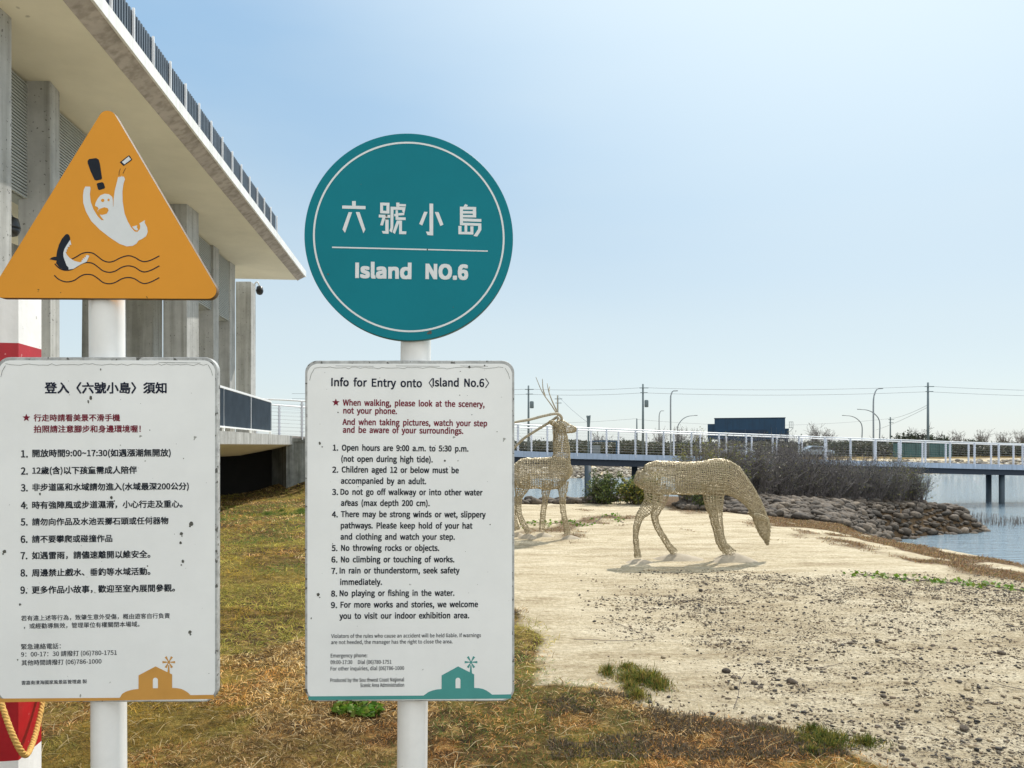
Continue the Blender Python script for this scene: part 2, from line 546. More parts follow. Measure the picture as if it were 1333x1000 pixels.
gx = np.concatenate([-np.geomspace(2200, 14, 30), axis([(-13.5, -6, 0.5), (-6, 9, 0.14), (9, 18, 0.25), (18, 80, 2.5)]), np.geomspace(82, 2200, 24)])
gy = np.concatenate([np.array([-30, -15, -6, -2, 0, 1, 2]), axis([(2.4, 12, 0.12), (12, 30, 0.2), (30, 48, 2), (48, 100, 1.5)]), np.geomspace(101, 3500, 34)])
GX, GY = np.meshgrid(gx, gy, indexing='xy')
x, y = GX.ravel(), GY.ravel()
z = ground_z(x, y)
nx_, ny_ = len(gx), len(gy)
i, j = np.meshgrid(np.arange(nx_ - 1), np.arange(ny_ - 1), indexing='xy')
a = (j * nx_ + i).ravel()
quads = np.stack([a, a + 1, a + 1 + nx_, a + nx_], axis=1)
g, b, peb = masks(x, y)
g = np.where(y > 60, np.clip((y - far_edge(x) - 5.5) / 2, 0, 1) * (0.80 + 0.5 * fbm(x * 0.1, y * 0.1, 55)), g)
far = np.clip((y - 46) / 4, 0, 1)
me = np_mesh('ground', np.stack([x, y, z], 1), quads, np.stack([g, np.maximum(b * (1 - far), 0), peb * (1 - far)], 1))

m = bpy.data.materials.new('ground_surface')
m.use_nodes = True
n, l = m.node_tree.nodes, m.node_tree.links
bs = n['Principled BSDF']
bs.inputs['Roughness'].default_value = 0.95
bs.inputs['Specular IOR Level'].default_value = 0.15
tc = n.new('ShaderNodeTexCoord')


def noise(scale, detail=6, rough=0.6, vec=None):
    t = n.new('ShaderNodeTexNoise')
    t.inputs['Scale'].default_value = scale
    t.inputs['Detail'].default_value = detail
    t.inputs['Roughness'].default_value = rough
    l.new(vec or tc.outputs['Object'], t.inputs['Vector'])
    return t.outputs['Fac']


def ramp(fac, stops):
    r = n.new('ShaderNodeValToRGB')
    e = r.color_ramp.elements
    while len(e) < len(stops):
        e.new(0.5)
    for k, (p, c) in enumerate(stops):
        e[k].position = p
        e[k].color = (*c, 1)
    l.new(fac, r.inputs['Fac'])
    return r.outputs['Color']


def mix(f, a, b):
    mx = n.new('ShaderNodeMix'); mx.data_type = 'RGBA'
    if isinstance(f, float):
        mx.inputs[0].default_value = f
    else:
        l.new(f, mx.inputs[0])
    l.new(a, mx.inputs[6]); l.new(b, mx.inputs[7])
    return mx.outputs[2]


def math_(op, a, b):
    q = n.new('ShaderNodeMath'); q.operation = op; q.use_clamp = True
    for k, v in enumerate((a, b)):
        if isinstance(v, (int, float)):
            q.inputs[k].default_value = v
        else:
            l.new(v, q.inputs[k])
    return q.outputs[0]


mp = n.new('ShaderNodeMapping')
mp.inputs['Scale'].default_value = (0.5, 1.6, 1)
l.new(tc.outputs['Object'], mp.inputs['Vector'])
sand = ramp(noise(1.3, 9, 0.7, mp.outputs[0]), [(0.36, (0.26, 0.19, 0.105)), (0.46, (0.52, 0.435, 0.285)), (0.60, (0.72, 0.635, 0.465))])
sandg = ramp(noise(22, 6, 0.75), [(0.34, (0.17, 0.13, 0.08)), (0.47, (0.45, 0.37, 0.245)), (0.62, (0.72, 0.64, 0.48))])
sand = mix(0.45, sand, sandg)
mp2 = n.new('ShaderNodeMapping')
mp2.inputs['Scale'].default_value = (1.1, 5.0, 1)
mp2.inputs['Rotation'].default_value = (0, 0, 0.12)
l.new(tc.outputs['Object'], mp2.inputs['Vector'])
streak = ramp(noise(2.4, 7, 0.7, mp2.outputs[0]), [(0.40, (1, 1, 1)), (0.52, (0, 0, 0))])
sand = mix(math_('MULTIPLY', streak, 0.35), sand, ramp(noise(30, 4), [(0.35, (0.20, 0.145, 0.085)), (0.65, (0.40, 0.31, 0.19))]))
soil = ramp(noise(7, 8, 0.7), [(0.36, (0.018, 0.010, 0.004)), (0.52, (0.10, 0.06, 0.02)), (0.68, (0.44, 0.28, 0.10))])
olive = ramp(noise(9, 8, 0.7), [(0.32, (0.05, 0.036, 0.010)), (0.66, (0.40, 0.30, 0.065))])
soil = mix(ramp(noise(0.7, 4), [(0.46, (0, 0, 0)), (0.64, (1, 1, 1))]), soil, olive)
brown = ramp(noise(14, 8, 0.7), [(0.3, (0.05, 0.032, 0.018)), (0.7, (0.22, 0.145, 0.08))])
at = n.new('ShaderNodeAttribute'); at.attribute_name = 'Col'
sep = n.new('ShaderNodeSeparateColor')
l.new(at.outputs['Color'], sep.inputs[0])
brk = noise(5, 6, 0.7)
gm = ramp(math_('ADD', math_('MULTIPLY', sep.outputs[0], 0.75), math_('MULTIPLY', brk, 0.35)), [(0.42, (0, 0, 0)), (0.58, (1, 1, 1))])
bm_ = ramp(math_('ADD', math_('MULTIPLY', sep.outputs[1], 0.75), math_('MULTIPLY', brk, 0.35)), [(0.38, (0, 0, 0)), (0.62, (1, 1, 1))])
grav = ramp(noise(48, 4, 0.75), [(0.52, (0, 0, 0)), (0.58, (1, 1, 1))])
gravc = ramp(noise(60, 3), [(0.3, (0.10, 0.085, 0.065)), (0.7, (0.30, 0.25, 0.18))])
sand = mix(math_('MULTIPLY', math_('MULTIPLY', grav, sep.outputs[2]), ramp(noise(1.1, 3), [(0.30, (0.15, 0.15, 0.15)), (0.55, (0.9, 0.9, 0.9))])), sand, gravc)
c = mix(bm_, sand, brown)
c = mix(gm, c, soil)
l.new(c, bs.inputs['Base Color'])
bp = n.new('ShaderNodeBump')
bp.inputs['Strength'].default_value = 1.0
bp.inputs['Distance'].default_value = 0.06
l.new(math_('ADD', math_('MULTIPLY', noise(16, 8, 0.75), 0.7), math_('MULTIPLY', noise(3, 3), 0.3)), bp.inputs['Height'])
l.new(bp.outputs[0], bs.inputs['Normal'])
ground = link('ground', me, m, None, True)
tag(ground, kind='structure')

# water
wm = bpy.data.materials.new('water_surface')
wm.use_nodes = True
n, l = wm.node_tree.nodes, wm.node_tree.links
bs = n['Principled BSDF']
bs.inputs['Base Color'].default_value = (0.20, 0.27, 0.32, 1)
bs.inputs['Roughness'].default_value = 0.06
bs.inputs['IOR'].default_value = 1.33
tc = n.new('ShaderNodeTexCoord')
mp = n.new('ShaderNodeMapping')
mp.inputs['Scale'].default_value = (0.45, 1.9, 1)
mp.inputs['Rotation'].default_value = (0, 0, 0.12)
l.new(tc.outputs['Object'], mp.inputs['Vector'])
h = math_('ADD', math_('MULTIPLY', noise(1.9, 4, 0.6, mp.outputs[0]), 0.7), math_('MULTIPLY', noise(9, 3, 0.6, mp.outputs[0]), 0.22))
bp = n.new('ShaderNodeBump')
bp.inputs['Strength'].default_value = 0.6
bp.inputs['Distance'].default_value = 0.2
l.new(h, bp.inputs['Height'])
l.new(bp.outputs[0], bs.inputs['Normal'])
wb = MB().add([(-300, 5, WATER_Z), (400, 5, WATER_Z), (400, 200, WATER_Z), (-300, 200, WATER_Z)], [(0, 1, 2, 3)])
tag(wb.build('water', wm), kind='structure')


# ------------------------------------------------------------------ signs
class Sign:
    def __init__(self, root):
        self.root = root
        self.MI = None

    def setup(self):
        bpy.context.view_layer.update()
        self.MW = self.root.matrix_world.copy()
        self.MI = self.MW.inverted()
        self.cl = self.MI @ Vector((0, 0, EYE))

    def loc(self, px, py, fy=0.0):
        """photo position -> (x, z) on the sign's local plane y = fy"""
        p = self.MI @ P(px, py, 1.0)
        d = p - self.cl
        t = (fy - self.cl.y) / d.y
        q = self.cl + d * t
        return q.x, q.z


def poly_slab(name, pts, y0, y1, m, parent, bevel=0.0, side=None):
    """closed outline (x,z) extruded from y0 (front) to y1"""
    me = bpy.data.meshes.new(name)
    bm = bmesh.new()
    f = [bm.verts.new((p[0], y0, p[1])) for p in pts]
    k = [bm.verts.new((p[0], y1, p[1])) for p in pts]
    ff = bm.faces.new(f)
    fb = bm.faces.new(list(reversed(k)))
    sides = []
    for q in range(len(pts)):
        r_ = (q + 1) % len(pts)
        s = bm.faces.new((f[r_], f[q], k[q], k[r_]))
        s.material_index = 1 if side else 0
        sides.append(s)
    bmesh.ops.recalc_face_normals(bm, faces=bm.faces)
    bm.to_mesh(me); bm.free()
    o = link(name, me, m, parent)
    if side:
        me.materials.append(side)
    if bevel:
        b = o.modifiers.new('bevel', 'BEVEL'); b.width = bevel; b.segments = 3; b.limit_method = 'ANGLE'; b.angle_limit = R(50)
    return o


def round_poly(corners, r, seg=8):
    """convex corner list -> outline with rounded corners"""
    out = []
    n_ = len(corners)
    for i_ in range(n_):
        p0, p1, p2 = (Vector(corners[(i_ + k) % n_]) for k in (-1, 0, 1))
        a_, b_ = (p0 - p1).normalized(), (p2 - p1).normalized()
        ang = a_.angle(b_)
        t = r / math.tan(ang / 2)
        c_ = p1 + (a_ + b_).normalized() * (r / math.sin(ang / 2))
        s, e = p1 + a_ * t - c_, p1 + b_ * t - c_
        for k in range(seg + 1):
            u = k / seg
            v = (s * (1 - u) + e * u)
            out.append(tuple(c_ + v.normalized() * r))
    return out


try:      # the sans font that ships with Blender
    import os
    FONT = bpy.data.fonts.load(os.path.join(bpy.utils.system_resource('DATAFILES'), 'fonts', 'Noto Sans CJK Regular.woff2'))
except Exception:
    FONT = None


GLYPHS, PENDING, CAPH = {}, [], 1.0


class Flat:
    """painted marks: flat polygons on a sign's face"""
    def __init__(self, sign, fy):
        self.s, self.fy, self.req = sign, fy, []
        self.v, self.f = [], []

    def poly(self, pts, org=None, k=1.0, fy=None):
        y = self.fy if fy is None else fy
        q = [(p[0] / k + org[0], p[1] / k + org[1]) if org else p for p in pts]
        lo = [self.s.loc(a, b, y) for a, b in q]
        return self.local(lo, y)

    def local(self, lo, y=None):
        y = self.fy if y is None else y
        vs = [Vector((a, b, 0)) for a, b in lo]
        base = len(self.v)
        self.v += [(a, y, b) for a, b in lo]
        for t in tessellate_polygon([vs]):
            a, b, c = (vs[q] for q in t)
            if (b - a).cross(c - a).z < 0:      # front faces -y
                t = (t[0], t[2], t[1])
            self.f.append(tuple(q + base for q in t))
        return self

    def stroke(self, pts, wd, org=None, k=1.0, smooth=0):
        q = [(p[0] / k + org[0], p[1] / k + org[1]) if org else p for p in pts]
        if smooth:
            q = [tuple(p) for p in catmull(q, smooth)]
        lo = [Vector(self.s.loc(a, b, self.fy)) for a, b in q]
        L, Rr = [], []
        for i_ in range(len(lo)):
            d = (lo[min(i_ + 1, len(lo) - 1)] - lo[max(i_ - 1, 0)]).normalized()
            nn = Vector((-d.y, d.x)) * wd / 2
            L.append(tuple(lo[i_] + nn)); Rr.append(tuple(lo[i_] - nn))
        base = len(self.v)
        for a, b in zip(L, Rr):
            self.v += [(a[0], self.fy, a[1]), (b[0], self.fy, b[1])]
        for i_ in range(len(lo) - 1):
            self.f.append((base + 2 * i_, base + 2 * i_ + 1, base + 2 * i_ + 3, base + 2 * i_ + 2))
        return self

    def text(self, *a, **k):
        self.req.append((a, k))
        return self

    def set_text(self, s, x0, x1, yb, em, bold=0.0, center=False, word=1.0):
        """fit string between photo columns x0..x1 on baseline yb (or centred on row yb)"""
        co, fs = GLYPHS[(s, word)]
        mn, mx = co.min(0), co.max(0)
        ax, az = self.s.loc(x0, yb, self.fy)
        bx, bz = self.s.loc(x1, yb, self.fy)
        sx = (bx - ax) / (mx[0] - mn[0])
        unit = abs(self.s.loc(x0, yb - 10, self.fy)[1] - az) / 10
        sz = em * 0.72 * unit / CAPH if em else sx
        zo = az - (mn[1] + mx[1]) / 2 * sz if center else az
        # heavier strokes: the outline printed a few times, minutely shifted
        e_ = bold * sz * (CAPH / 0.733 if em else mx[1] - mn[1])
        shifts = [(0, 0)] if e_ <= 0 else ([(-e_, -e_), (e_, -e_), (e_, e_), (-e_, e_)] + ([(-e_, 0), (e_, 0), (0, e_), (0, -e_), (0, 0), (-e_ / 2, 0), (e_ / 2, 0)] if bold > 0.03 else []))
        for k, (dx, dz_) in enumerate(shifts):
            base = len(self.v)
            for p in co:
                self.v.append((ax + (p[0] - mn[0]) * sx + dx, self.fy - k * 4e-5, zo + p[1] * sz + dz_))
            self.f += [tuple(q + base for q in f) for f in fs]
        return self

    def build(self, name, m, parent):
        if not self.req:
            me = bpy.data.meshes.new(name)
            me.from_pydata(self.v, [], self.f)
            return link(name, me, m, parent)
        for a, k in self.req:
            me = bpy.data.meshes.new(name)
            link(name, me, m, parent)
            PENDING.append((self, me, a, k))


def typeset():
    """turn all waiting lettering into outlines in one go, one text body per word spacing"""
    words = {}
    for fl, me, a, k in PENDING:
        cjk = any(ord(c_) > 0x2fff for c_ in a[0]) and not any(c_.isdigit() for c_ in a[0])
        words.setdefault((k.get('word', 1.0), cjk), []).append(a[0])
    global CAPH
    for (wd_, cjk), lst in words.items():
        cu = bpy.data.curves.new('lettering', 'FONT')
        cu.resolution_u = 3
        cu.space_line = 3.0
        if FONT and not cjk: cu.font = FONT
        o = bpy.data.objects.new('lettering', cu)

        def outline(body):
            cu.body = body
            me = bpy.data.meshes.new_from_object(o)
            co = np.empty(len(me.vertices) * 3, np.float32); me.vertices.foreach_get('co', co)
            fs = [tuple(p.vertices) for p in me.polygons]
            bpy.data.meshes.remove(me)
            return co.reshape(-1, 3), fs
        co, _ = outline('H\nH')
        lh = -co[:, 1].min()
        if not cjk: CAPH = co[:, 1].max()
        cu.space_word = wd_
        co, fs = outline('\n'.join(lst))
        ln = np.floor((-co[:, 1] + 0.68 * lh) / lh).astype(int)
        by = {}
        for f in fs:
            by.setdefault(ln[f[0]], []).append(f)
        for k, t_ in enumerate(lst):
            ids = np.nonzero(ln == k)[0]
            mp_ = {v: i for i, v in enumerate(ids)}
            GLYPHS[(t_, wd_)] = (co[ids] + np.array([0, k * lh, 0]), [tuple(mp_[v] for v in f) for f in by.get(k, [])])
        bpy.data.objects.remove(o); bpy.data.curves.remove(cu)
    for fl, me, a, k in PENDING:
        fl.set_text(*a, **k)
        me.from_pydata(fl.v, [], fl.f)
        me.update()
        fl.v, fl.f = [], []


def star_pts(cx, cy, r):
    return [(cx + r * (1 if k % 2 == 0 else 0.42) * math.sin(k * math.pi / 5), cy - r * (1 if k % 2 == 0 else 0.42) * math.cos(k * math.pi / 5)) for k in range(10)]


def blob(cx, cy, r, rr, el=1.0):
    ph = rr.uniform(0, 6.28)
    return [(cx + r * el * (0.65 + 0.5 * rr.random()) * math.cos(t + ph), cy + r * (0.65 + 0.5 * rr.random()) * math.sin(t + ph)) for t in [k * 2 * math.pi / 11 for k in range(11)]]


def emblem(fl, face_fl, x_map, left, right, ytop_l, ytop_r, ybot_l, ybot_r):
    X = x_map
    fl.poly([(left, ytop_l), (X(156), ytop_l - 1), (X(159), 903.5), (X(163), 900.8), (X(168), 899), (X(174), 897.6), (X(180.3), 897), (X(180.3), 879.3), (X(202.5), 867.6),
             (X(218), 875.2), (X(219), 866), (X(220.2), 866), (X(221), 876.6), (X(224), 878), (X(224), 895.7), (X(230), 895.8), (X(236), 897), (X(241), 899.3), (X(245), 902),
             (X(248), ytop_r + 0.4), (right, ytop_r), (right, ybot_r), (left, ybot_l)])
    for k in range(6):
        a = k * math.pi / 3
        d = (math.cos(a), math.sin(a)); nn = (-d[1], d[0])
        cx, cy = X(219.7), 862.1
        q = lambda r_, t_: (cx + d[0] * r_ + nn[0] * t_, cy + d[1] * r_ + nn[1] * t_)
        fl.poly([q(1.2, -0.4), q(8.2, -1.5), q(8.2, 1.5), q(1.2, 0.4)])
    fl.poly([(X(219.7) + 1.7 * math.cos(t), 862.1 + 1.7 * math.sin(t)) for t in [k * math.pi / 4 for k in range(8)]], fy=fl.fy - 0.00008)
    w0, w1 = X(199), X(205.5)
    cx, rr_ = (w0 + w1) / 2, (w1 - w0) / 2
    face_fl.poly([(w0, 896)] + [(cx - rr_ * math.cos(t), 885.5 - rr_ * math.sin(t)) for t in [k * math.pi / 8 for k in range(9)]] + [(w1, 896)])


FY, FACE, INK = -0.062, -0.0632, -0.0640   # rim front, panel face and paint planes in sign space (pole axis at y = 0)


def notice_board(S, root, l_, r_, t_, b_, rad, seed, cracks):
    rr = random.Random(seed)
    u = abs(S.loc(100, 600, FY)[1] - S.loc(100, 610, FY)[1]) / 10
    cs = [S.loc(l_, b_, FY), S.loc(r_, b_, FY), S.loc(r_, t_, FY), S.loc(l_, t_, FY)]
    board = poly_slab('notice_board', round_poly(cs, rad * u, 10), FY, FY + 0.026, M['signrim'], root, 0.0025)
    i_ = 3.0
    cs = [S.loc(l_ + i_, b_ - i_ * 0.6, FACE), S.loc(r_ - i_, b_ - i_ * 0.6, FACE), S.loc(r_ - i_, t_ + i_ + 1.2, FACE), S.loc(l_ + i_, t_ + i_ + 1.2, FACE)]
    poly_slab('notice_face', round_poly(cs, (rad - 2) * u, 10), FACE, FY + 0.001, M['signwhite'], board, 0.0005)
    fl = Flat(S, INK)
    for (cx, cy, r) in cracks:
        fl.poly(blob(cx, cy, r, rr, rr.uniform(0.7, 1.1)))
        if r > 2:
            fl.poly(blob(cx + rr.uniform(-4, 4), cy + rr.uniform(2, 5), r * 0.45, rr))
    for k in range(26):
        fl.poly(blob(rr.uniform(l_ + 10, r_ - 10), rr.uniform(t_ + 14, b_ - 25), rr.choice([0.35, 0.4, 0.5, 0.7]), rr))
    fl.build('dirt_spots', M['dirt'], board)
    fl = Flat(S, INK)
    pts = []
    yy = t_ + 10
    xx = l_ + 12
    while xx < r_ - 12:
        pts.append((xx, t_ + 9.5 + rr.uniform(-1.2, 1.6)))
        xx += rr.uniform(3, 9)
    fl.stroke(pts, 0.0011)
    fl.stroke([(l_ + 6, t_ + 26), (l_ + 8, t_ + 18), (l_ + 12, t_ + 11)], 0.0012)
    fl.stroke([(r_ - 6, t_ + 24), (r_ - 8, t_ + 17), (r_ - 12, t_ + 10)], 0.0012)
    for k in range(3):
        a0 = rr.uniform(l_ + 20, r_ - 60)
        fl.stroke([(a0, t_ + 7), (a0 + rr.uniform(15, 60), t_ + 7.5)], 0.0009)
    fl.build('peeling_line', M['crack'], board)
    return board


YAW = R(3.5)
# --- right hand sign: teal disc and English notice
D1 = 2.2
root = empty('information_sign', (P(534, 0, D1 + 0.06).x, D1 + 0.06, 0), 'white English notice board with round teal island disc above it on a white pole', 'sign',
             'entry notice signs on white poles', rot=(0, R(0.5), YAW))
S = Sign(root); S.setup()
pole_top = S.loc(534, 330, 0)[1]
pole = MB().lathe([(0.0445, -0.1), (0.0445, pole_top - 0.004), (0.040, pole_top)], 40).build('pole', M['poleWhite'], root, True)
for o_ in (pole,):
    e = o_.modifiers.new('split', 'EDGE_SPLIT'); e.split_angle = R(40)
rad = (S.loc(669, 309, FY)[0] - S.loc(397.2, 309, FY)[0]) / 2
cx, cz = S.loc(533.1, 308.7, FY)
disc = poly_slab('round_panel', [(cx + rad * math.sin(-t), cz + rad * math.cos(t)) for t in [k * 2 * math.pi / 128 for k in range(128)]], FY, FY + 0.026, M['teal'], root, 0.002, M['edgeTeal'])
ipl = FY - 0.0007
fl = Flat(S, ipl)
r0, r1 = rad * 124.8 / 136, rad * 122.4 / 136
ring = [(cx + r * math.cos(t), cz + r * math.sin(t)) for t in [k * 2 * math.pi / 128 for k in range(128)] for r in (r0, r1)]
for k in range(128):
    a = 2 * k; b_ = 2 * ((k + 1) % 128)
    fl.f.append((a, b_, b_ + 1, a + 1))
fl.v += [(p[0], ipl, p[1]) for p in ring]
fl.build('border_ring', M['inkWhite'], disc)
fa, fb, fc, fd = (Flat(S, ipl) for q in range(4))
O1, O2, K = (430, 250), (535, 250), 12.12
for p in [[(343, 143), (402, 143), (402, 218), (343, 216)], [(188, 213), (556, 222), (556, 272), (188, 262)], [(288, 318), (343, 320), (232, 645), (192, 590)], [(400, 316), (462, 318), (553, 592), (522, 650)],
          [(787, 168), (832, 168), (832, 338), (787, 336)], [(885, 170), (933, 170), (933, 342), (885, 340)], [(832, 168), (885, 170), (885, 215), (832, 213)], [(832, 296), (885, 298), (885, 340), (832, 338)],
          [(765, 357), (945, 362), (945, 408), (765, 402)], [(822, 402), (868, 405), (830, 530), (786, 525)], [(868, 430), (920, 440), (920, 620), (868, 618)], [(812, 615), (920, 620), (920, 660), (830, 656)],
          [(1040, 168), (1090, 168), (1090, 236), (1040, 234)], [(1090, 190), (1192, 193), (1192, 230), (1090, 226)],
          [(998, 234), (1188, 240), (1168, 340), (1130, 300), (1140, 284), (998, 280)], [(950, 232), (998, 234), (993, 560), (970, 640), (932, 615), (950, 560)],
          [(1030, 288), (1065, 288), (1075, 398), (1030, 398)], [(1072, 335), (1170, 325), (1165, 365), (1074, 372)], [(1005, 350), (1030, 345), (1030, 385), (1010, 385)], [(1030, 398), (1188, 402), (1188, 443), (1030, 440)],
          [(1050, 450), (1085, 452), (1085, 490), (1018, 663), (982, 635)], [(1085, 450), (1130, 452), (1130, 620), (1200, 622), (1195, 667), (1085, 664)]]:
    (fa if p[0][0] < 700 and max(q[0] for q in p) < 600 else fb).poly(p, O1, K)
for p in [[(292, 183), (350, 185), (350, 685), (292, 683)], [(235, 625), (292, 628), (292, 683), (262, 680)], [(208, 312), (262, 315), (178, 528), (130, 505)], [(375, 315), (436, 318), (512, 515), (462, 537)],
          [(855, 190), (900, 210), (885, 232), (828, 232)], [(772, 232), (820, 233), (820, 526), (772, 524)], [(820, 233), (1028, 238), (1028, 278), (820, 278)], [(975, 278), (1028, 278), (1028, 403), (975, 402)],
          [(820, 300), (975, 303), (975, 342), (820, 340)], [(820, 362), (975, 364), (975, 402), (820, 400)], [(820, 418), (1110, 428), (1110, 472), (820, 462)], [(820, 485), (1110, 495), (1110, 536), (820, 526)],
          [(1060, 536), (1110, 536), (1110, 600), (1045, 703), (985, 695), (1058, 590)],
          [(748, 535), (797, 538), (797, 628), (748, 628)], [(845, 526), (888, 527), (888, 628), (845, 628)], [(937, 540), (985, 542), (985, 628), (937, 628)], [(748, 628), (985, 630), (985, 672), (748, 666)]]:
    (fc if max(q[0] for q in p) < 600 else fd).poly(p, O2, K)
for fl in (fa, fb, fc, fd):
    fl.build('title_character', M['inkWhite'], disc)
fl = Flat(S, ipl)
fl.stroke([(432.3, 322), (556, 325), ], 0.0038); fl.stroke([(556.3, 325), (635, 327)], 0.0034)
fl.build('divider_line', M['inkWhite'], disc)
fl = Flat(S, ipl)
fl.text('Island', 463.6, 534.4, 360.8, 24.6, 0.05)
fl.text('NO.6', 555, 608.2, 362.2, 24.6, 0.05)
fl.build('english_word', M['inkWhite'], disc)
fl = Flat(S, ipl - 0.0003)
rr = random.Random(3)
for (px_, py_, r_) in [(503, 281, 1.6), (503.5, 285, 1.5), (560, 433, 2.4), (557, 434, 1.4), (427, 357, 1.2), (556.3, 325, 1.2), (611, 300, 0.6), (470, 240, 0.5), (590, 400, 0.5)]:
    fl.poly(blob(px_, py_, r_, rr))
fl.build('dirt_spots', M['dirt'], disc)

board = notice_board(S, root, 397, 669.6, 469.4, 913.2, 16.5, 5,
                     [(611, 478, 1.8), (631, 476, 1.2), (416, 577, 2.2), (579, 600, 1.3), (542, 671, 2.0), (510, 682, 1.4), (414, 774, 2.2), (405, 805, 1.3), (440, 537, 1.0), (638, 683, 0.9), (535, 647, 0.9), (433, 708, 0.8)])
fl = Flat(S, INK)
fl.text('Info for Entry onto', 431.5, 549, 502.5, 14.0, 0.024, word=1.9)
fl.text('Island No.6', 563.4, 630, 502.8, 14.0, 0.024, word=1.9)
fl.build('title_line', M['inkNavy'], board)
Flat(S, INK).stroke([(563, 492.5), (558.5, 498.5), (563, 504.8)], 0.0028).build('bracket', M['inkNavy'], board)
Flat(S, INK).stroke([(632, 492.8), (636.3, 498.8), (632, 505)], 0.0028).build('bracket', M['inkNavy'], board)
Flat(S, INK).poly(star_pts(437.2, 524, 5.2)).build('star', M['inkRed'], board)
fl = Flat(S, INK)
for s, a, b_, yb in [('When walking, please look at the scenery,', 446.5, 630.5, 527.8), ('not your phone.', 447, 516.5, 538.2), ('And when taking pictures, watch your step', 446, 634, 553), ('and be aware of your surroundings.', 446.5, 602.8, 563.2)]:
    fl.text(s, a, b_, yb, 10.4, 0.026, word=2.0)
fl.build('advice_line', M['inkRed'], board)
fl = Flat(S, INK)
for s, a, b_, yb in [('1.', 433.5, 440, 586.5), ('Open hours are 9:00 a.m. to 5:30 p.m.', 445.2, 609.5, 586.5), ('(not open during high tide).', 444.5, 563, 601), ('2.', 432.8, 440, 615.2), ('Children aged 12 or below must be', 445, 597, 615),
                     ('accompanied by an adult.', 444, 554.5, 629.6), ('3.', 432.5, 439.8, 644.2), ('Do not go off walkway or into other water', 443.5, 628, 644), ('areas (max depth 200 cm).', 444, 559, 658.4),
                     ('4.', 432.2, 439.5, 673.4), ('There may be strong winds or wet, slippery', 444, 632, 673), ('pathways. Please keep hold of your hat', 443.8, 614.8, 687.8), ('and clothing and watch your step.', 443.5, 591.8, 702.4),
                     ('5.', 432, 439, 717.3), ('No throwing rocks or objects.', 444.2, 571.5, 717), ('6.', 431.6, 439, 732.2), ('No climbing or touching of works.', 444, 591.2, 732), ('7.', 431.6, 438.6, 747), ('In rain or thunderstorm, seek safety', 442.3, 598, 746.5),
                     ('immediately.', 443, 497, 761.4), ('8.', 431.2, 438.5, 776.5), ('No playing or fishing in the water.', 442.3, 591.2, 776), ('9.', 431, 438.5, 791.5), ('For more works and stories, we welcome', 443.5, 622, 791),
                     ('you to visit our indoor exhibition area.', 442, 610.5, 805.6)]:
    fl.text(s, a, b_, yb, 10.2, 0.027, word=2.0)
fl.build('rule_line', M['inkBlack'], board)
fl = Flat(S, INK)
for s, a, b_, yb in [('Violators of the rules who cause an accident will be held liable. If warnings', 431, 626, 830.6), ('are not heeded, the manager has the right to close the area.', 431, 589, 838.6), ('Emergency phone:', 430.5, 478, 856),
                     ('09:00-17:30', 430.3, 458.5, 864.6), ('Dial (06)780-1751', 466, 509.5, 864.4), ('For other inquiries, dial (06)786-1000', 430.3, 526, 873), ('Produced by the Sou thwest Coast National', 430, 526, 888), ('Scenic Area Administration', 469, 526, 894.6)]:
    fl.text(s, a, b_, yb, 6.6, 0.010, word=1.25)
fl.build('small_print_line', M['inkBlack'], board)
fl, f2 = Flat(S, INK), Flat(S, INK - 0.0003)
emblem(fl, f2, lambda v: 551.3 + (v - 156) * (640.6 - 551.3) / 92.0, 401.5, 665.5, 906.6, 904, 911.6, 909.5)
fl.build('house_emblem', M['emblemTeal'], board)
f2.build('emblem_window', M['signwhite'], board)

# --- left hand sign: orange triangle and Chinese notice
D0 = 2.08
root = empty('warning_sign', (P(143.5, 0, D0 + 0.06).x, D0 + 0.06, 0), 'white Chinese notice board with orange drowning-warning triangle above it on a white pole', 'sign',
             'entry notice signs on white poles', rot=(0, R(-0.25), YAW))
S = Sign(root); S.setup()
pole_top = S.loc(146, 300, 0)[1]
pole = MB().lathe([(0.0455, -0.1), (0.0455, pole_top - 0.004), (0.041, pole_top)], 40).build('pole', M['poleWhite'], root, True)
e = pole.modifiers.new('split', 'EDGE_SPLIT'); e.split_angle = R(40)
u = abs(S.loc(100, 300, FY)[1] - S.loc(100, 310, FY)[1]) / 10
tri = poly_slab('triangle_panel', round_poly([S.loc(-17.6, 388, FY), S.loc(290.5, 389.5, FY), S.loc(140, 132.5, FY)], 11.5 * u, 12), FY, FY + 0.022, M['orange'], root, 0.0015, M['edgeBrown'])
O1, K = (95, 190), 7.145
fl = Flat(S, ipl)
fl.poly([(115, 378), (160, 380), (163, 400), (157, 450), (165, 520), (190, 590), (230, 655), (265, 690), (288, 692), (262, 660), (246, 634), (228, 603), (238, 585), (230, 570), (205, 558), (210, 530), (230, 490), (255, 460),
         (295, 445), (335, 450), (365, 475), (371, 505), (373, 565), (376, 565), (378, 500), (388, 420), (412, 325), (420, 288), (430, 293), (437, 284), (446, 290), (455, 277), (462, 290), (472, 284), (484, 310), (470, 350), (460, 420), (462, 520), (480, 630), (510, 705),
         (545, 765), (575, 797), (600, 800), (622, 775), (626, 745), (618, 720), (645, 705), (670, 690), (666, 714), (690, 760), (695, 800), (680, 840), (645, 865), (610, 880), (590, 910),
         (555, 930), (500, 935), (430, 910), (340, 850), (250, 780), (170, 700), (120, 610), (95, 530), (93, 460), (100, 410)], O1, K)
fl.poly([(550, 752), (598, 738), (594, 760), (606, 778), (595, 788), (572, 778)], O1, K)
fl.poly([(455, 150), (518, 98), (540, 126), (478, 172)], O1, K, fy=ipl - 0.0004)
fl.build('ghostly_swimmer', M['inkWhite'], tri)
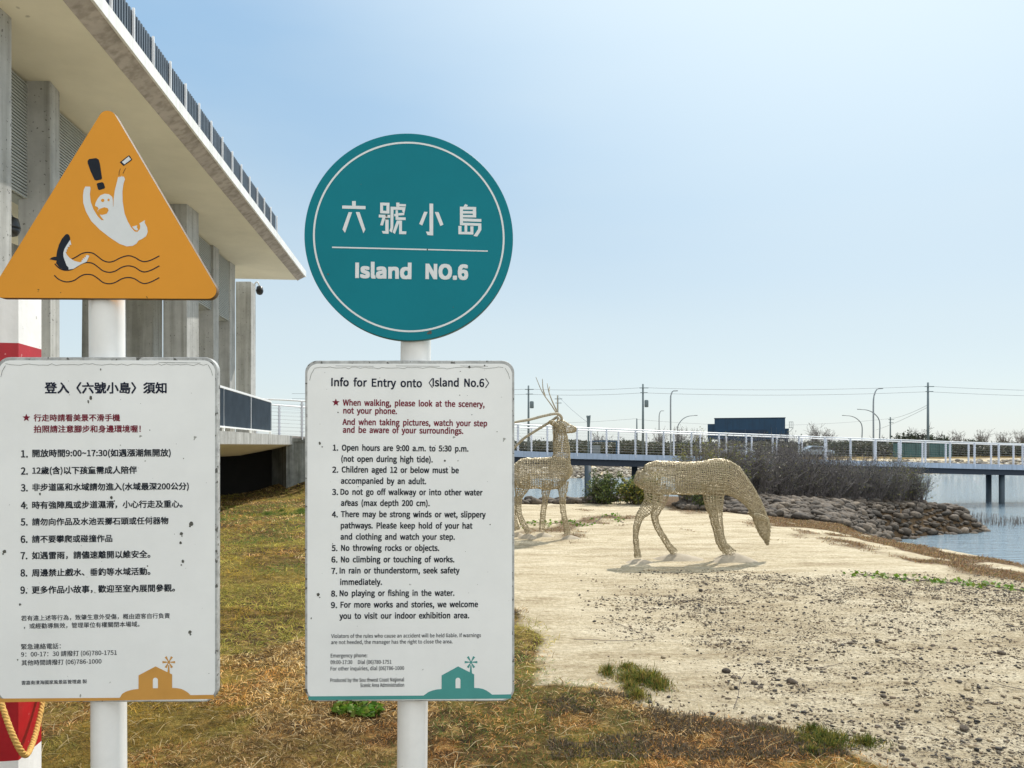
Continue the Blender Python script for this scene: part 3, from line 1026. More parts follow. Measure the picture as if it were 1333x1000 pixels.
fl = Flat(S, ipl - 0.0003)
fl.poly([(232, 600), (250, 585), (290, 571), (322, 578), (331, 600), (315, 630), (275, 642), (240, 636)], O1, K)
fl.poly([(276 + 16 * math.cos(t), 507 + 15 * math.sin(t)) for t in [k * math.pi / 6 for k in range(12)]], O1, K)
fl.poly([(331 + 11 * math.cos(t), 503 + 12 * math.sin(t)) for t in [k * math.pi / 6 for k in range(12)]], O1, K)
fl.build('swimmer_face', M['orange'], tri)
fl = Flat(S, ipl)
fl.poly([(135, 140), (150, 122), (215, 113), (240, 128), (252, 175), (270, 300), (262, 313), (215, 322), (200, 315), (165, 240), (138, 165)], O1, K)
fl.poly([(220, 355), (232, 345), (272, 337), (285, 345), (298, 385), (290, 397), (245, 411), (233, 405)], O1, K)
fl.build('exclamation_mark', M['inkBlack'], tri)
fl = Flat(S, ipl)
fl.poly([(435, 152), (518, 88), (528, 92), (550, 125), (546, 134), (470, 187)], O1, K)
fl.stroke([(441, 212), (430, 240), (427, 276)], 0.0012, O1, K)
fl.stroke([(492, 206), (476, 232), (465, 256)], 0.0012, O1, K)
fl.build('dropped_phone', M['inkBlack'], tri)
O2, K2 = (55, 290), 8.33
fl = Flat(S, ipl)
fl.poly([(255, 126), (272, 122), (290, 132), (300, 155), (303, 185), (270, 235), (240, 285), (228, 330), (230, 365), (240, 400), (262, 440), (265, 465), (285, 485), (285, 508), (235, 512), (185, 485), (150, 440), (155, 412), (120, 405), (78, 397), (100, 378), (125, 370),
         (152, 368), (160, 310), (180, 240), (215, 170)], O2, K2)
fl.build('shark_body', M['inkBlack'], tri)
fl = Flat(S, ipl - 0.0003)
fl.poly([(303, 185), (315, 240), (292, 240), (296, 262), (274, 265), (278, 287), (263, 291), (266, 313), (254, 320), (268, 350), (300, 385), (350, 415), (410, 430), (430, 420), (425, 405), (440, 405), (440, 385), (460, 392), (455, 370), (475, 378), (472, 356),
         (490, 350), (510, 360), (480, 425), (420, 450), (340, 500), (285, 508), (285, 485), (265, 465), (240, 400), (230, 365), (228, 330), (240, 285), (270, 235)], O2, K2)
fl.build('shark_jaw', M['inkWhite'], tri)
fl = Flat(S, ipl + 0.0002)
for p in [[(320, 395), (370, 370), (430, 335), (490, 322), (550, 332), (600, 365), (660, 410), (720, 427), (780, 415), (850, 380), (930, 358), (1000, 375), (1060, 410), (1110, 422), (1180, 405), (1270, 360)],
          [(135, 445), (180, 490), (240, 515), (310, 510), (370, 480), (430, 442), (490, 432), (550, 443), (610, 485), (660, 522), (725, 538), (790, 525), (860, 485), (930, 468), (1000, 482), (1060, 520), (1110, 534), (1180, 515), (1270, 468)],
          [(130, 570), (180, 615), (260, 642), (340, 628), (400, 590), (440, 568), (490, 560), (550, 570), (610, 610), (660, 648), (725, 662), (790, 648), (860, 610), (930, 594), (1000, 608), (1060, 645), (1110, 660), (1180, 642), (1270, 596)]]:
    fl.stroke(p, 0.0030, O2, K2, 90)
fl.build('wave_lines', M['inkBlack'], tri)
board = notice_board(S, root, -5, 282.8, 465, 914, 17, 8,
                     [(131, 481, 1.5), (118, 518, 2.8), (115, 524, 1.4), (52, 643, 1.8), (145, 648, 2.4), (249, 682, 3.0), (236, 695, 2.2), (235, 707, 2.0), (26, 787, 1.8), (6, 718, 3.0), (238, 731, 2.4), (247, 823, 2.6), (23, 859, 1.2), (192, 737, 1.0), (239, 597, 0.8), (195, 560, 0.7)])
fl = Flat(S, INK)
fl.text('登入〈六號小島〉須知', 58.5, 216.5, 505, 0, 0.027, center=True)
fl.build('title_line', M['inkNavy'], board)
Flat(S, INK).poly(star_pts(34.2, 544, 5.4)).build('star', M['inkRed'], board)
fl = Flat(S, INK)
fl.text('行走時請看美景不滑手機', 44, 156, 544, 0, 0.022, center=True)
fl.text('拍照請注意腳步和身邊環境喔！', 44, 183, 558.6, 0, 0.022, center=True)
fl.build('advice_line', M['inkRed'], board)
fl = Flat(S, INK)
items = [('開放時間9:00~17:30(如遇漲潮無開放)', 222, 590.8), ('12歲(含)以下孩童需成人陪伴', 178, 613.2), ('非步道區和水域請勿進入(水域最深200公分)', 245.5, 635), ('時有強陣風或步道濕滑，小心行走及重心。', 237.5, 657.8),
         ('請勿向作品及水池丟擲石頭或任何器物', 219, 679.5), ('請不要攀爬或碰撞作品', 146, 702), ('如遇雷雨，請儘速離開以維安全。', 195.5, 723.4), ('周邊禁止戲水、垂釣等水域活動。', 195.5, 745.8), ('更多作品小故事，歡迎至室內展間參觀。', 227.5, 768.2)]
for k, (s, x1, yc) in enumerate(items):
    fl.text('%d.' % (k + 1), 27.6 - k * 0.1, 36 - k * 0.1, yc + 4.6, 12.4, 0.022)
    fl.text(s, 42.3 - k * 0.1, x1, yc, 0, 0.023, center=True)
fl.build('rule_line', M['inkBlack'], board)
fl = Flat(S, INK)
for s, a, b_, yc in [('若有違上述等行為，致肇生意外受傷，概由遊客自行負責', 27.5, 221, 805), ('，或經勸導無效，管理單位有權關閉本場域。', 31, 181.5, 815.3), ('緊急連絡電話：', 27.5, 79, 842), ('9：00-17：30 請撥打 (06)780-1751', 27.5, 152, 852.4),
                     ('其他時間請撥打 (06)786-1000', 28, 132, 863.4), ('雲嘉南濱海國家風景區管理處 製', 28, 113, 889)]:
    fl.text(s, a, b_, yc, 0, 0.008, center=True)
fl.build('small_print_line', M['inkBlack'], board)
fl, f2 = Flat(S, INK), Flat(S, INK - 0.0003)
emblem(fl, f2, lambda v: v, -1.5, 278.5, 909.5, 904.6, 914.4, 910)
fl.build('house_emblem', M['emblemOrange'], board)
f2.build('emblem_window', M['signwhite'], board)

typeset()
# --- red and white post with a rope loop
DP = 3.0
pc = P(24, 0, DP)
post = empty('striped_post', (pc.x, DP, 0), 'square red and white banded post at the left edge', 'post', rot=(0, 0, R(9)))
wd = 0.2
bands = [(-0.1, 0.37, 'whitepaint'), (0.37, 0.92, 'redpaint'), (0.92, 1.45, 'whitepaint'), (1.45, 2.0, 'redpaint'), (2.0, 2.215, 'whitepaint')]
for z0, z1, mm in bands:
    MB().box(-wd, 0, 0, wd, z0, z1).build('red_band' if mm == 'redpaint' else 'white_band', M[mm], post)
rope = empty('rope', (pc.x, DP, 0), 'twisted golden rope looped loosely round the striped post', 'rope')
pts = [P(-22, 850, 3.02), P(-8, 885, 2.96), P(3, 920, 2.90), P(14, 951, 2.85), P(25, 974, 2.84), P(34, 983, 2.88), P(42, 969, 2.97), P(49, 945, 3.06), P(55, 916, 3.14), P(58, 880, 3.22), P(52, 845, 3.36), P(20, 820, 3.42), P(-20, 830, 3.25), P(-22, 850, 3.02)]
cl = catmull([tuple(p - Vector((pc.x, DP, 0))) for p in pts], 150)
mb = MB()
tg = np.gradient(cl, axis=0); tg /= np.linalg.norm(tg, axis=1, keepdims=True)
sv = np.cross(tg, (0.2, 0.9, 0.3)); sv /= np.linalg.norm(sv, axis=1, keepdims=True)
uv = np.cross(sv, tg)
ar = np.concatenate([[0], np.cumsum(np.linalg.norm(np.diff(cl, axis=0), axis=1))])
for k in range(3):
    ph = ar / 0.045 * 2 * np.pi + k * 2 * np.pi / 3
    pp = cl + 0.0055 * (sv * np.cos(ph)[:, None] + uv * np.sin(ph)[:, None])
    mb.tube(pp, 0.0062, 7)
mb.build('twisted_strands', M['rope'], rope, True)

# ------------------------------------------------------------------ visitor building
OX, OY = -6.24, 23.5
ALONG = Vector((0.1, -1, 0)).normalized()
IN = Vector((-1, -0.1, 0)).normalized()


def B(s, t, z):
    p = Vector((OX, OY, 0)) + ALONG * s + IN * t
    return (p.x, p.y, z)


bld = empty('concrete_building', (-9, 16, 0), 'large pale concrete building with overhanging flat roof on tall columns', 'building')
bld_inv = Matrix.Translation((9, -16, 0))


def bpart(mb, name, m, parent=None, **kw):
    off = Vector((-9, 16, 0))
    mb.v = [tuple(Vector(v) - off) for v in mb.v]
    o = mb.build(name, m, parent or bld, **kw)
    return o


def prism(mb, sec, s0, s1):
    """cross-section [(t,z)] swept along the building from s0 to s1"""
    k = len(sec)
    vs = [B(s0, t, z) for t, z in sec] + [B(s1, t, z) for t, z in sec]
    fs = [tuple(range(k)), tuple(reversed(range(k, 2 * k)))]
    for q in range(k):
        r_ = (q + 1) % k
        fs.append((q, k + q, k + r_, r_))
    return mb.add(vs, fs)


SZ = 6.63
S1 = 34
bpart(prism(MB(), [(0.32, SZ), (12, SZ), (12, SZ + 0.3), (0.32, SZ + 0.3)], 0.12, S1), 'roof_slab', M['soffit'])
bpart(prism(MB(), [(0.10, SZ + 0.12), (0.317, SZ + 0.002), (0.317, SZ + 0.28), (0.10, SZ + 0.28)], 0.0, S1), 'roof_edge', M['edgeconc'])
bpart(prism(MB(), [(0.06, SZ + 0.12), (0.097, SZ + 0.12), (0.097, SZ + 0.30), (0.06, SZ + 0.30)], -0.03, S1), 'roof_fascia', M['fascia'])
rail = bpart(prism(MB(), [(0.20, SZ + 0.36), (0.23, SZ + 0.36), (0.23, SZ + 0.80), (0.20, SZ + 0.80)], 3.9, S1), 'roof_railing', M['bluerail'])
mb = MB()
s = 3.95
while s < 24:
    for q in (s,):
        a = [B(q, 0.17, SZ + 0.36), B(q, 0.198, SZ + 0.36), B(q + 0.04, 0.198, SZ + 0.36), B(q + 0.04, 0.17, SZ + 0.36)]
        b_ = [B(q, 0.17, SZ + 0.81), B(q, 0.198, SZ + 0.81), B(q + 0.04, 0.198, SZ + 0.81), B(q + 0.04, 0.17, SZ + 0.81)]
        mb.hexa(a, b_)
    s += 0.085
mb.v = [tuple(Vector(v) - Vector((-9, 16, 0))) for v in mb.v]
mb.build('railing_slats', M['bluerail'], rail)
s = 3.9
while s < 22:
    p0, p1 = Vector(B(s, 0.15, SZ + 0.28)), Vector(B(s, 0.15, SZ + 0.83))
    q = MB().beam(p0, p1, 0.03, 0.025, up=ALONG)
    q.v = [tuple(Vector(v) - Vector((-9, 16, 0))) for v in q.v]
    q.build('railing_post', M['whitemetal'], rail)
    s += 0.72

FZ = 1.89


def column(xr, d, wdt, dep, taper=0.0, sk=0.02):
    """front right corner at (xr, d)"""
    x0, x1 = xr - wdt, xr
    mb = MB().hexa([(x0 - taper, d, FZ - 0.3), (x1, d, FZ - 0.3), (x1 - sk, d + dep, FZ - 0.3), (x0 - taper, d + dep, FZ - 0.3)],
                   [(x0, d, SZ + 0.01), (x1, d, SZ + 0.01), (x1 - sk, d + dep, SZ + 0.01), (x0, d + dep, SZ + 0.01)])
    bpart(mb, 'column', M['concrete'], bevel=0.015)


for a in [(-5.86, 8.45, 0.45, 0.6, 0, 0.03), (-6.37, 10.6, 0.45, 0.36, 0, 0.08), (-6.77, 16.0, 0.5, 0.66), (-7.50, 19.3, 0.46, 0.42), (-7.71, 21.0, 0.44, 0.46), (-8.02, 23.6, 0.47, 0.5),
          (-8.75, 17.0, 0.75, 0.5, 0.05), (-9.35, 20.0, 0.75, 0.6, 0.05)]:
    column(*a)
# louvred wall under the soffit and lower wall behind the first columns
mb = MB()
for k in range(36):
    z0 = 5.02 + k * 0.0445
    a, b_ = Vector(B(2, 1.75, z0)), Vector(B(16, 1.75, z0))
    mb.beam(a, b_, 0.04, 0.026)
lw = bpart(prism(MB(), [(1.8, 5.0), (2.0, 5.0), (2.0, SZ - 0.003), (1.8, SZ - 0.003)], 2, 16), 'louvred_wall', M['louvre'])
mb.v = [tuple(Vector(v) - Vector((-9, 16, 0))) for v in mb.v]
mb.build('louvre_slats', M['louvre'], lw)
bpart(MB().box(-11.5, -8.4, 10, 14.0, FZ, 5.0), 'wall', M['concrete'])
# floor slab with bevelled underside
sec = [(0.55, 1.62), (0.55, FZ), (9, FZ), (9, 1.30), (1.9, 1.30)]
mb = MB()
ends = [B(-1.15, t, z) for t, z in sec]
ends[4] = B(0.5, 1.9, 1.30); ends[3] = B(0.5, 9, 1.30)
s2 = [B(20, t, z) for t, z in sec]
mb.add(ends + s2, [(0, 1, 2, 3, 4), (9, 8, 7, 6, 5)] + [(q, 5 + q, 5 + (q + 1) % 5, (q + 1) % 5) for q in range(5)])
bpart(mb, 'floor_slab', M['soffit'])
bpart(prism(MB(), [(0.50, 1.63), (0.547, 1.63), (0.547, FZ + 0.01), (0.50, FZ + 0.01)], -1.2, 20), 'slab_edge', M['concrete'])
bpart(prism(MB(), [(3.2, -0.3), (9, -0.3), (9, 1.299), (3.2, 1.299)], 1.5, 22), 'base_wall', M['voidshade'])
bpart(MB().box(-14, -7.05, 24.66, 25.2, -0.3, 1.86), 'end_wall', M['voidshade'])
# balcony railing
def RL(d, z, off=0.0):
    return Vector((-6.5 - (d - 17.1) * 0.125 - off, d, z))
br = bpart(MB().beam(RL(12, 2.46), RL(23, 2.46), 0.02, 0.84), 'balcony_railing', M['bluerail'])
for nm, pts_ in (('top_rail', (2.91, 0.05)), ('bottom_rail', (2.02, 0.035))):
    q = MB().beam(RL(12, pts_[0]), RL(23.03, pts_[0]), 0.06, pts_[1])
    q.v = [tuple(Vector(v) - Vector((-9, 16, 0))) for v in q.v]
    q.build(nm, M['whitemetal'], br)
mb = MB()
d = 12.0
while d < 23:
    mb.beam(RL(d, 2.05, -0.018), RL(d, 2.87, -0.018), 0.035, 0.012, up=(0, 1, 0))
    d += 0.11
mb.v = [tuple(Vector(v) - Vector((-9, 16, 0))) for v in mb.v]
mb.build('railing_slats', M['bluerail'], br)
for d in (14.6, 17.4, 20.2, 23.0):
    q = MB().beam(RL(d, FZ), RL(d, 2.93), 0.05, 0.05, up=(0, 1, 0))
    q.v = [tuple(Vector(v) - Vector((-9, 16, 0))) for v in q.v]
    q.build('railing_post', M['whitemetal'], br)

# security cameras
for (px_, py_, dd, arm, lab) in [(338, 379, 23.4, True, 'small dark dome camera on a curved arm beside the last column'), (15, 297, 9.6, False, 'dark dome camera between the two left columns')]:
    p = P(px_, py_, dd)
    c_ = empty('dome_camera', p, lab, 'camera', 'dome cameras on the building')
    k = 1.0 if arm else 0.9
    MB().lathe([(0.02 * k, 0.16 * k), (0.085 * k, 0.13 * k), (0.11 * k, 0.02), (0.115 * k, 0.0)][::-1], 18).build('housing', M['black'], c_, True)
    MB().lathe([(0.02 * k, -0.12 * k), (0.07 * k, -0.10 * k), (0.10 * k, -0.05 * k), (0.108 * k, -0.001)], 18).build('dome', M['black'], c_, True)
    if arm:
        pp = catmull([(-0.23, 0.2, 0.22), (-0.15, 0.1, 0.28), (-0.06, 0.0, 0.27), (0.0, 0, 0.14)], 14)
        MB().tube(pp, 0.022, 8).build('arm', M['whitemetal'], c_, True)
    else:
        MB().tube([(0, 0, 0.13), (-0.05, 0.05, 0.2), (-0.3, 0.1, 0.22)], 0.02, 8).build('arm', M['black'], c_, True)

# ------------------------------------------------------------------ footbridge
near = [(-8.6, 22.6, 1.89), (-6.4, 23.9, 1.875), (-3.2, 27.4, 1.70), (0.17, 31.0, 1.36), (5.5, 33.5, 1.17), (11.84, 35.6, 0.99), (19, 37.5, 0.77), (26.0, 39.0, 0.57), (37, 41.2, 0.35)]
NB = catmull(near, 240)
tg = np.gradient(NB, axis=0); tg[:, 2] = 0; tg /= np.linalg.norm(tg, axis=1, keepdims=True)
nrm = np.stack([-tg[:, 1], tg[:, 0], np.zeros(len(tg))], 1)
if nrm[120, 1] < 0: nrm = -nrm
FB = NB + nrm * 2.6
arc = np.concatenate([[0], np.cumsum(np.linalg.norm(np.diff(NB, axis=0), axis=1))])
bridge = empty('footbridge', (0.17, 31, 0), 'long low footbridge with white cable railings curving over the water', 'bridge')
off = Vector((0.17, 31, 0))


def brpart(mb, name, m, parent=None, **kw):
    mb.v = [tuple(Vector(v) - off) for v in mb.v]
    return mb.build(name, m, parent or bridge, **kw)


def ribbon(A, Bn, z0, z1):
    mb = MB()
    k = len(A)
    vs = []
    for q in range(k):
        a, b_ = A[q], Bn[q]
        vs += [(a[0], a[1], a[2] + z0), (b_[0], b_[1], b_[2] + z0), (b_[0], b_[1], b_[2] + z1), (a[0], a[1], a[2] + z1)]
    fs = []
    for q in range(k - 1):
        for e_ in range(4):
            e2 = (e_ + 1) % 4
            fs.append((q * 4 + e_, q * 4 + e2, q * 4 + 4 + e2, q * 4 + 4 + e_))
    fs += [(3, 2, 1, 0), (4 * k - 4, 4 * k - 3, 4 * k - 2, 4 * k - 1)]
    return mb.add(vs, fs)


st = NB[::4]; fn = FB[::4]; nn = nrm[::4]
brpart(ribbon(st + nn * 0.02, fn - nn * 0.02, -0.06, 0.0), 'deck', M['deck'])
for A, sg in ((st, 1), (fn, -1)):
    i0 = int(np.argmax(A[:, 0] > -4.2))
    brpart(ribbon((A - nn * 0.04 * sg)[i0:], (A + nn * 0.015 * sg)[i0:], -0.22, 0.03), 'edge_beam', M['bridgefascia'])
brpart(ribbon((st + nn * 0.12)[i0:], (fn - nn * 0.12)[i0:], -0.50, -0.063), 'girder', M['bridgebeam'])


def at_arc(s_, A):
    return np.array([np.interp(s_, arc, A[:, k]) for k in range(3)])


for A, sg in ((NB, 1), (FB, -1)):
    s_ = 1.0 if sg > 0 else 1.6
    while s_ < arc[-1] - 0.5:
        p = Vector(at_arc(s_, A)); t_ = Vector(at_arc(s_, tg)).normalized()
        mb = MB().beam(p + Vector((0, 0, -0.1)), p + Vector((0, 0, 1.08)), 0.09, 0.035, up=t_)
        for q in range(8):
            mb.beam(p + Vector((0, 0, 0.14 + q * 0.12)) - t_ * 0.035, p + Vector((0, 0, 0.14 + q * 0.12)) + t_ * 0.035, 0.10, 0.03)
        brpart(mb, 'rail_post', M['railpost'])
        s_ += 1.42
    A2 = A[::3]
    brpart(MB().tube([(p[0], p[1], p[2] + 1.10) for p in A2], 0.028, 6), 'handrail', M['whitemetal'], smooth=True)
    mb = MB()
    for q in range(8):
        mb.tube([(p[0], p[1], p[2] + 0.14 + q * 0.12) for p in A2], 0.0025, 4)
    brpart(mb, 'railing_cables', M['cable'])
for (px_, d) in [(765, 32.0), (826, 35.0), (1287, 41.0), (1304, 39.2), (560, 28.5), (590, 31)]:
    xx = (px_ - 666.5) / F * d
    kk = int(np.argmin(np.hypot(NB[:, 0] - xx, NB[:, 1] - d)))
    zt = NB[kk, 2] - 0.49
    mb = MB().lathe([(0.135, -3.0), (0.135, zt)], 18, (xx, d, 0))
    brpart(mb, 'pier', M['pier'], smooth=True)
# abutment wall
i1 = int(np.argmax(st[:, 0] > -7.0)); i0 = int(np.argmax(st[:, 0] > -4.2))
ab = empty('abutment_wall', (-6.4, 25.5, 0), 'stained grey concrete wall carrying the near end of the footbridge', 'wall')
for nm, z0, z1, o_ in (('wall_block', -2.6, -0.17, 0.03), ('wall_cap', -0.167, -0.064, 0.0)):
    q = ribbon((st + nn * o_)[i1:i0 + 1], (fn - nn * o_)[i1:i0 + 1], z0, z1)
    q.v = [tuple(Vector(v) - Vector((-6.4, 25.5, 0))) for v in q.v]
    q.build(nm, M['abut'], ab)

# ------------------------------------------------------------------ wire deer
def loft(spine, sc_, org, ox, yoff, wfac, rings, seg, jit=0.004, rg=None):
    """spine [(px,py,half,width factor?)] in zoom pixels -> verts, faces; deer plane is local x,z; y across"""
    A = catmull([(p[0], p[1], p[2], (p[3] if len(p) > 3 else wfac), (p[4] if len(p) > 4 else yoff)) for p in spine], rings)
    x_ = (A[:, 0]) * sc_; z_ = -(A[:, 1]) * sc_
    C = np.stack([x_ - org[0] * sc_, z_ + org[1] * sc_], 1)
    T = np.gradient(C, axis=0); T /= np.linalg.norm(T, axis=1, keepdims=True)
    N = np.stack([-T[:, 1], T[:, 0]], 1)
    a = np.arange(seg) * 2 * np.pi / seg
    r_ = np.maximum(A[:, 2], 1.5) * np.where((A[:, 2] < 40) & (seg < 20), 0.87, 0.985) * sc_
    V = np.zeros((rings, seg, 3))
    V[:, :, 0] = C[:, None, 0] + N[:, None, 0] * r_[:, None] * np.cos(a)[None]
    V[:, :, 2] = C[:, None, 1] + N[:, None, 1] * r_[:, None] * np.cos(a)[None]
    V[:, :, 1] = A[:, None, 4] + r_[:, None] * A[:, None, 3] * np.sin(a)[None]
    V = V.reshape(-1, 3) + (rg or rng).normal(size=(rings * seg, 3)) * jit
    i_, j_ = np.meshgrid(np.arange(rings - 1), np.arange(seg), indexing='ij')
    b_ = (i_ * seg + j_).ravel(); b2 = (i_ * seg + (j_ + 1) % seg).ravel()
    return V, np.stack([b_, b2, b2 + seg, b_ + seg], 1)


def wire_body(name, lofts, parent, thick):
    Vs, Fs, o_ = [], [], 0
    for V, Fc in lofts:
        Vs.append(V); Fs.append(Fc + o_); o_ += len(V)
    me = np_mesh(name, np.concatenate(Vs), np.concatenate(Fs))
    o = link(name, me, M['wire'], parent)
    md = o.modifiers.new('wire', 'WIREFRAME')
    md.thickness = thick; md.use_even_offset = False; md.use_relative_offset = False; md.use_replace = True; md.offset = 0.0
    return o


def mound(name, cx, cy, a_, b_, h_, parent, rot=0.0, peak=0.3):
    """flat leaf-shaped stone foot with a raised crest"""
    seg, rings = 28, 8
    vs, fs = [], []
    for i_ in range(rings + 1):
        u = i_ / rings
        for k in range(seg):
            t = 2 * math.pi * k / seg
            r_ = (1 - u)
            wob = 1 + 0.08 * math.sin(3 * t + cx * 5)
            xx, yy = a_ * r_ * wob * math.cos(t) + peak * a_ * u, b_ * r_ * wob * math.sin(t)
            zz = h_ * (1 - r_ ** 1.5) - 0.03
            c_, s_ = math.cos(rot), math.sin(rot)
            vs.append((cx + xx * c_ - yy * s_, cy + xx * s_ + yy * c_, zz))
    for i_ in range(rings):
        for k in range(seg):
            k2 = (k + 1) % seg
            fs.append((i_ * seg + k, i_ * seg + k2, (i_ + 1) * seg + k2, (i_ + 1) * seg + k))
    mb = MB().add(vs, fs)
    return mb.build(name, M['footstone'], parent, True)


# grazing deer, facing right
DG = 10.7
k = 1 / 5.554 * DG / F
gx0 = (800 + 560 / 5.554 - 666.5) / F * DG
deer = empty('wire_deer', (gx0, DG, 0), 'gold wire mesh deer sculpture grazing with its head down to the sand', 'sculpture', 'wire deer sculptures on the sand')
org = (560, (580 + 0 / 5.554))
gyz = 5.554 * (HOR + EYE / DG * F - 580)            # zoom row of the ground under the deer
org = (560, gyz)
rg = np.random.default_rng(5)
L = [loft([(172, 205, 14), (180, 212, 46), (206, 228, 84), (300, 232, 120), (420, 236, 118), (540, 238, 117), (640, 234, 119), (735, 228, 131), (815, 242, 126, 0.68), (880, 283, 98, 0.6), (950, 345, 71, 0.58), (1008, 422, 55, 0.58),
           (1046, 502, 50, 0.62), (1068, 565, 51, 0.62), (1084, 625, 41, 0.6), (1098, 680, 20, 0.7), (1107, 718, 6, 0.8)], k, org, 0, 0.0, 0.74, 108, 50, 0.004, rg),
     loft([(275, 270, 78), (268, 380, 64), (222, 450, 46), (172, 510, 33), (147, 590, 23), (142, 660, 20), (150, 740, 22), (158, 800, 27)], k, org, 0, -0.13, 0.75, 36, 14, 0.004, rg),
     loft([(350, 300, 75), (340, 400, 52), (318, 470, 37), (302, 530, 28), (330, 610, 24), (375, 685, 24), (415, 745, 26), (452, 785, 33)], k, org, 0, 0.13, 0.75, 34, 14, 0.004, rg),
     loft([(715, 270, 70), (710, 400, 60), (720, 480, 43), (735, 560, 34), (752, 640, 27), (776, 710, 28), (828, 775, 42)], k, org, 0, -0.12, 0.72, 36, 16, 0.004, rg),
     loft([(722, 270, 70), (718, 400, 58), (728, 480, 40), (742, 560, 31), (757, 640, 25), (778, 710, 26), (826, 770, 38)], k, org, 0, 0.12, 0.72, 36, 16, 0.004, rg),
     loft([(176, 185, 8), (166, 205, 12), (154, 235, 9), (148, 252, 4)], k, org, 0, 0.0, 0.9, 6, 8, 0.003, rg),
     loft([(1078, 530, 14), (1040, 512, 20), (1005, 500, 16), (985, 494, 4)], k, org, 0, -0.13, 0.4, 7, 8, 0.003, rg),
     loft([(1078, 530, 14), (1040, 512, 20), (1005, 500, 16), (985, 494, 4)], k, org, 0, 0.13, 0.4, 7, 8, 0.003, rg)]
wire_body('wire_body', L, deer, 0.0112)
X_ = lambda v: (v - org[0]) * k
mound('foot_stone', X_(165), -0.13, 0.24, 0.19, 0.07, deer, peak=0.0)
mound('foot_stone', X_(490), 0.13, 0.42, 0.2, 0.11, deer, peak=-0.12)
mound('foot_stone', X_(850), -0.12, 0.36, 0.2, 0.15, deer, peak=-0.05)
mound('foot_stone', X_(835), 0.13, 0.26, 0.13, 0.10, deer, peak=-0.05)

# standing stag, half behind the right sign
DS = 13.4
k = 1 / 4.167 * DS / F
gyz = 4.167 * (HOR + EYE / DS * F - 480)
org = (200, gyz)
sx0 = (660 + 200 / 4.167 - 666.5) / F * DS
stag = empty('wire_deer', (sx0, DS, 0), 'gold wire mesh deer sculpture standing upright with long sweeping antlers', 'sculpture', 'wire deer sculptures on the sand')
rg = np.random.default_rng(6)
L = [loft([(2, 548, 8), (18, 556, 40), (50, 566, 66), (90, 568, 82), (160, 568, 83), (235, 568, 88), (290, 562, 84), (325, 566, 58), (343, 572, 26), (349, 575, 8)], k, org, 0, 0.0, 0.72, 50, 40, 0.004, rg),
     loft([(282, 560, 62), (292, 500, 52), (297, 460, 45), (293, 400, 40), (286, 350, 36), (280, 315, 33), (276, 300, 22)], k, org, 0, 0.0, 0.72, 34, 26, 0.004, rg),
     loft([(258, 302, 10), (268, 305, 26), (292, 312, 34), (318, 322, 29), (345, 327, 21), (366, 330, 16), (376, 331, 7)], k, org, 0, 0.0, 0.75, 20, 20, 0.003, rg),
     loft([(300, 610, 36), (300, 650, 28), (299, 700, 18), (301, 760, 16), (315, 830, 15), (326, 893, 18)], k, org, 0, -0.13, 0.8, 32, 12, 0.004, rg),
     loft([(225, 610, 36), (214, 660, 26), (207, 720, 17), (198, 790, 16), (191, 886, 18)], k, org, 0, 0.13, 0.8, 30, 12, 0.004, rg),
     loft([(68, 590, 55), (75, 640, 40), (64, 700, 20), (62, 750, 16), (72, 800, 15), (98, 850, 15), (116, 884, 18)], k, org, 0, -0.13, 0.8, 34, 12, 0.004, rg),
     loft([(75, 590, 55), (95, 640, 36), (60, 700, 18), (40, 750, 15), (38, 800, 15), (48, 850, 15), (58, 880, 18)], k, org, 0, 0.13, 0.8, 34, 12, 0.004, rg),
     loft([(272, 312, 8), (255, 300, 14), (238, 290, 10), (228, 284, 3)], k, org, 0, -0.1, 0.5, 7, 8, 0.002, rg),
     loft([(272, 312, 8), (255, 300, 14), (238, 290, 10), (228, 284, 3)], k, org, 0, 0.1, 0.5, 7, 8, 0.002, rg)]
wire_body('wire_body', L, stag, 0.0128)
q3 = lambda a, b_, y_: ((a - org[0]) * k, y_, (org[1] - b_) * k)
for sg, main, thin in [(-1, [(296, 282), (292, 262), (268, 246), (200, 258), (120, 279), (45, 293), (-40, 320)], [[(272, 250), (240, 200), (190, 130), (155, 50)], [(206, 150), (194, 110), (190, 60)]]),
                       (1, [(282, 285), (274, 262), (235, 288), (150, 340), (90, 380), (45, 425), (0, 480)], [[(274, 235), (245, 170), (228, 120), (220, 75)], [(228, 120), (234, 92)], [(275, 255), (276, 190), (276, 140)]])]:
    pp = catmull([q3(a, b_, sg * (0.05 + 0.25 * t_)) for t_, (a, b_) in zip(np.linspace(0, 1, len(main)), main)], 40)
    mb = MB().tube(pp, [0.024] * 30 + [0.022 - 0.001 * q for q in range(10)], 7)
    for th in thin:
        pq = catmull([q3(a, b_, sg * (0.06 + 0.1 * t_)) for t_, (a, b_) in zip(np.linspace(0, 1, len(th)), th)], 14)
        mb.tube(pq, [0.013 - 0.0006 * q for q in range(14)], 6)
    mb.build('antler', M['antler'], stag, True)
mb = MB()
for q in range(16):
    xx = 250 + rnd.uniform(0, 75); y1 = rnd.uniform(380, 460)
    pq = catmull([q3(xx, 310, rnd.uniform(-0.1, 0.1)), q3(xx + rnd.uniform(-5, 5), 350, rnd.uniform(-0.13, 0.13)), q3(xx + rnd.uniform(-6, 6), y1, rnd.uniform(-0.13, 0.13))], 8)
    mb.tube(pq, 0.006, 4)
mb.build('hanging_strands', M['antler'], stag)
X_ = lambda v: (v - org[0]) * k
mound('foot_stone', X_(345), -0.13, 0.21, 0.16, 0.085, stag, peak=-0.2)
mound('foot_stone', X_(198), 0.13, 0.21, 0.16, 0.10, stag, peak=0.0)
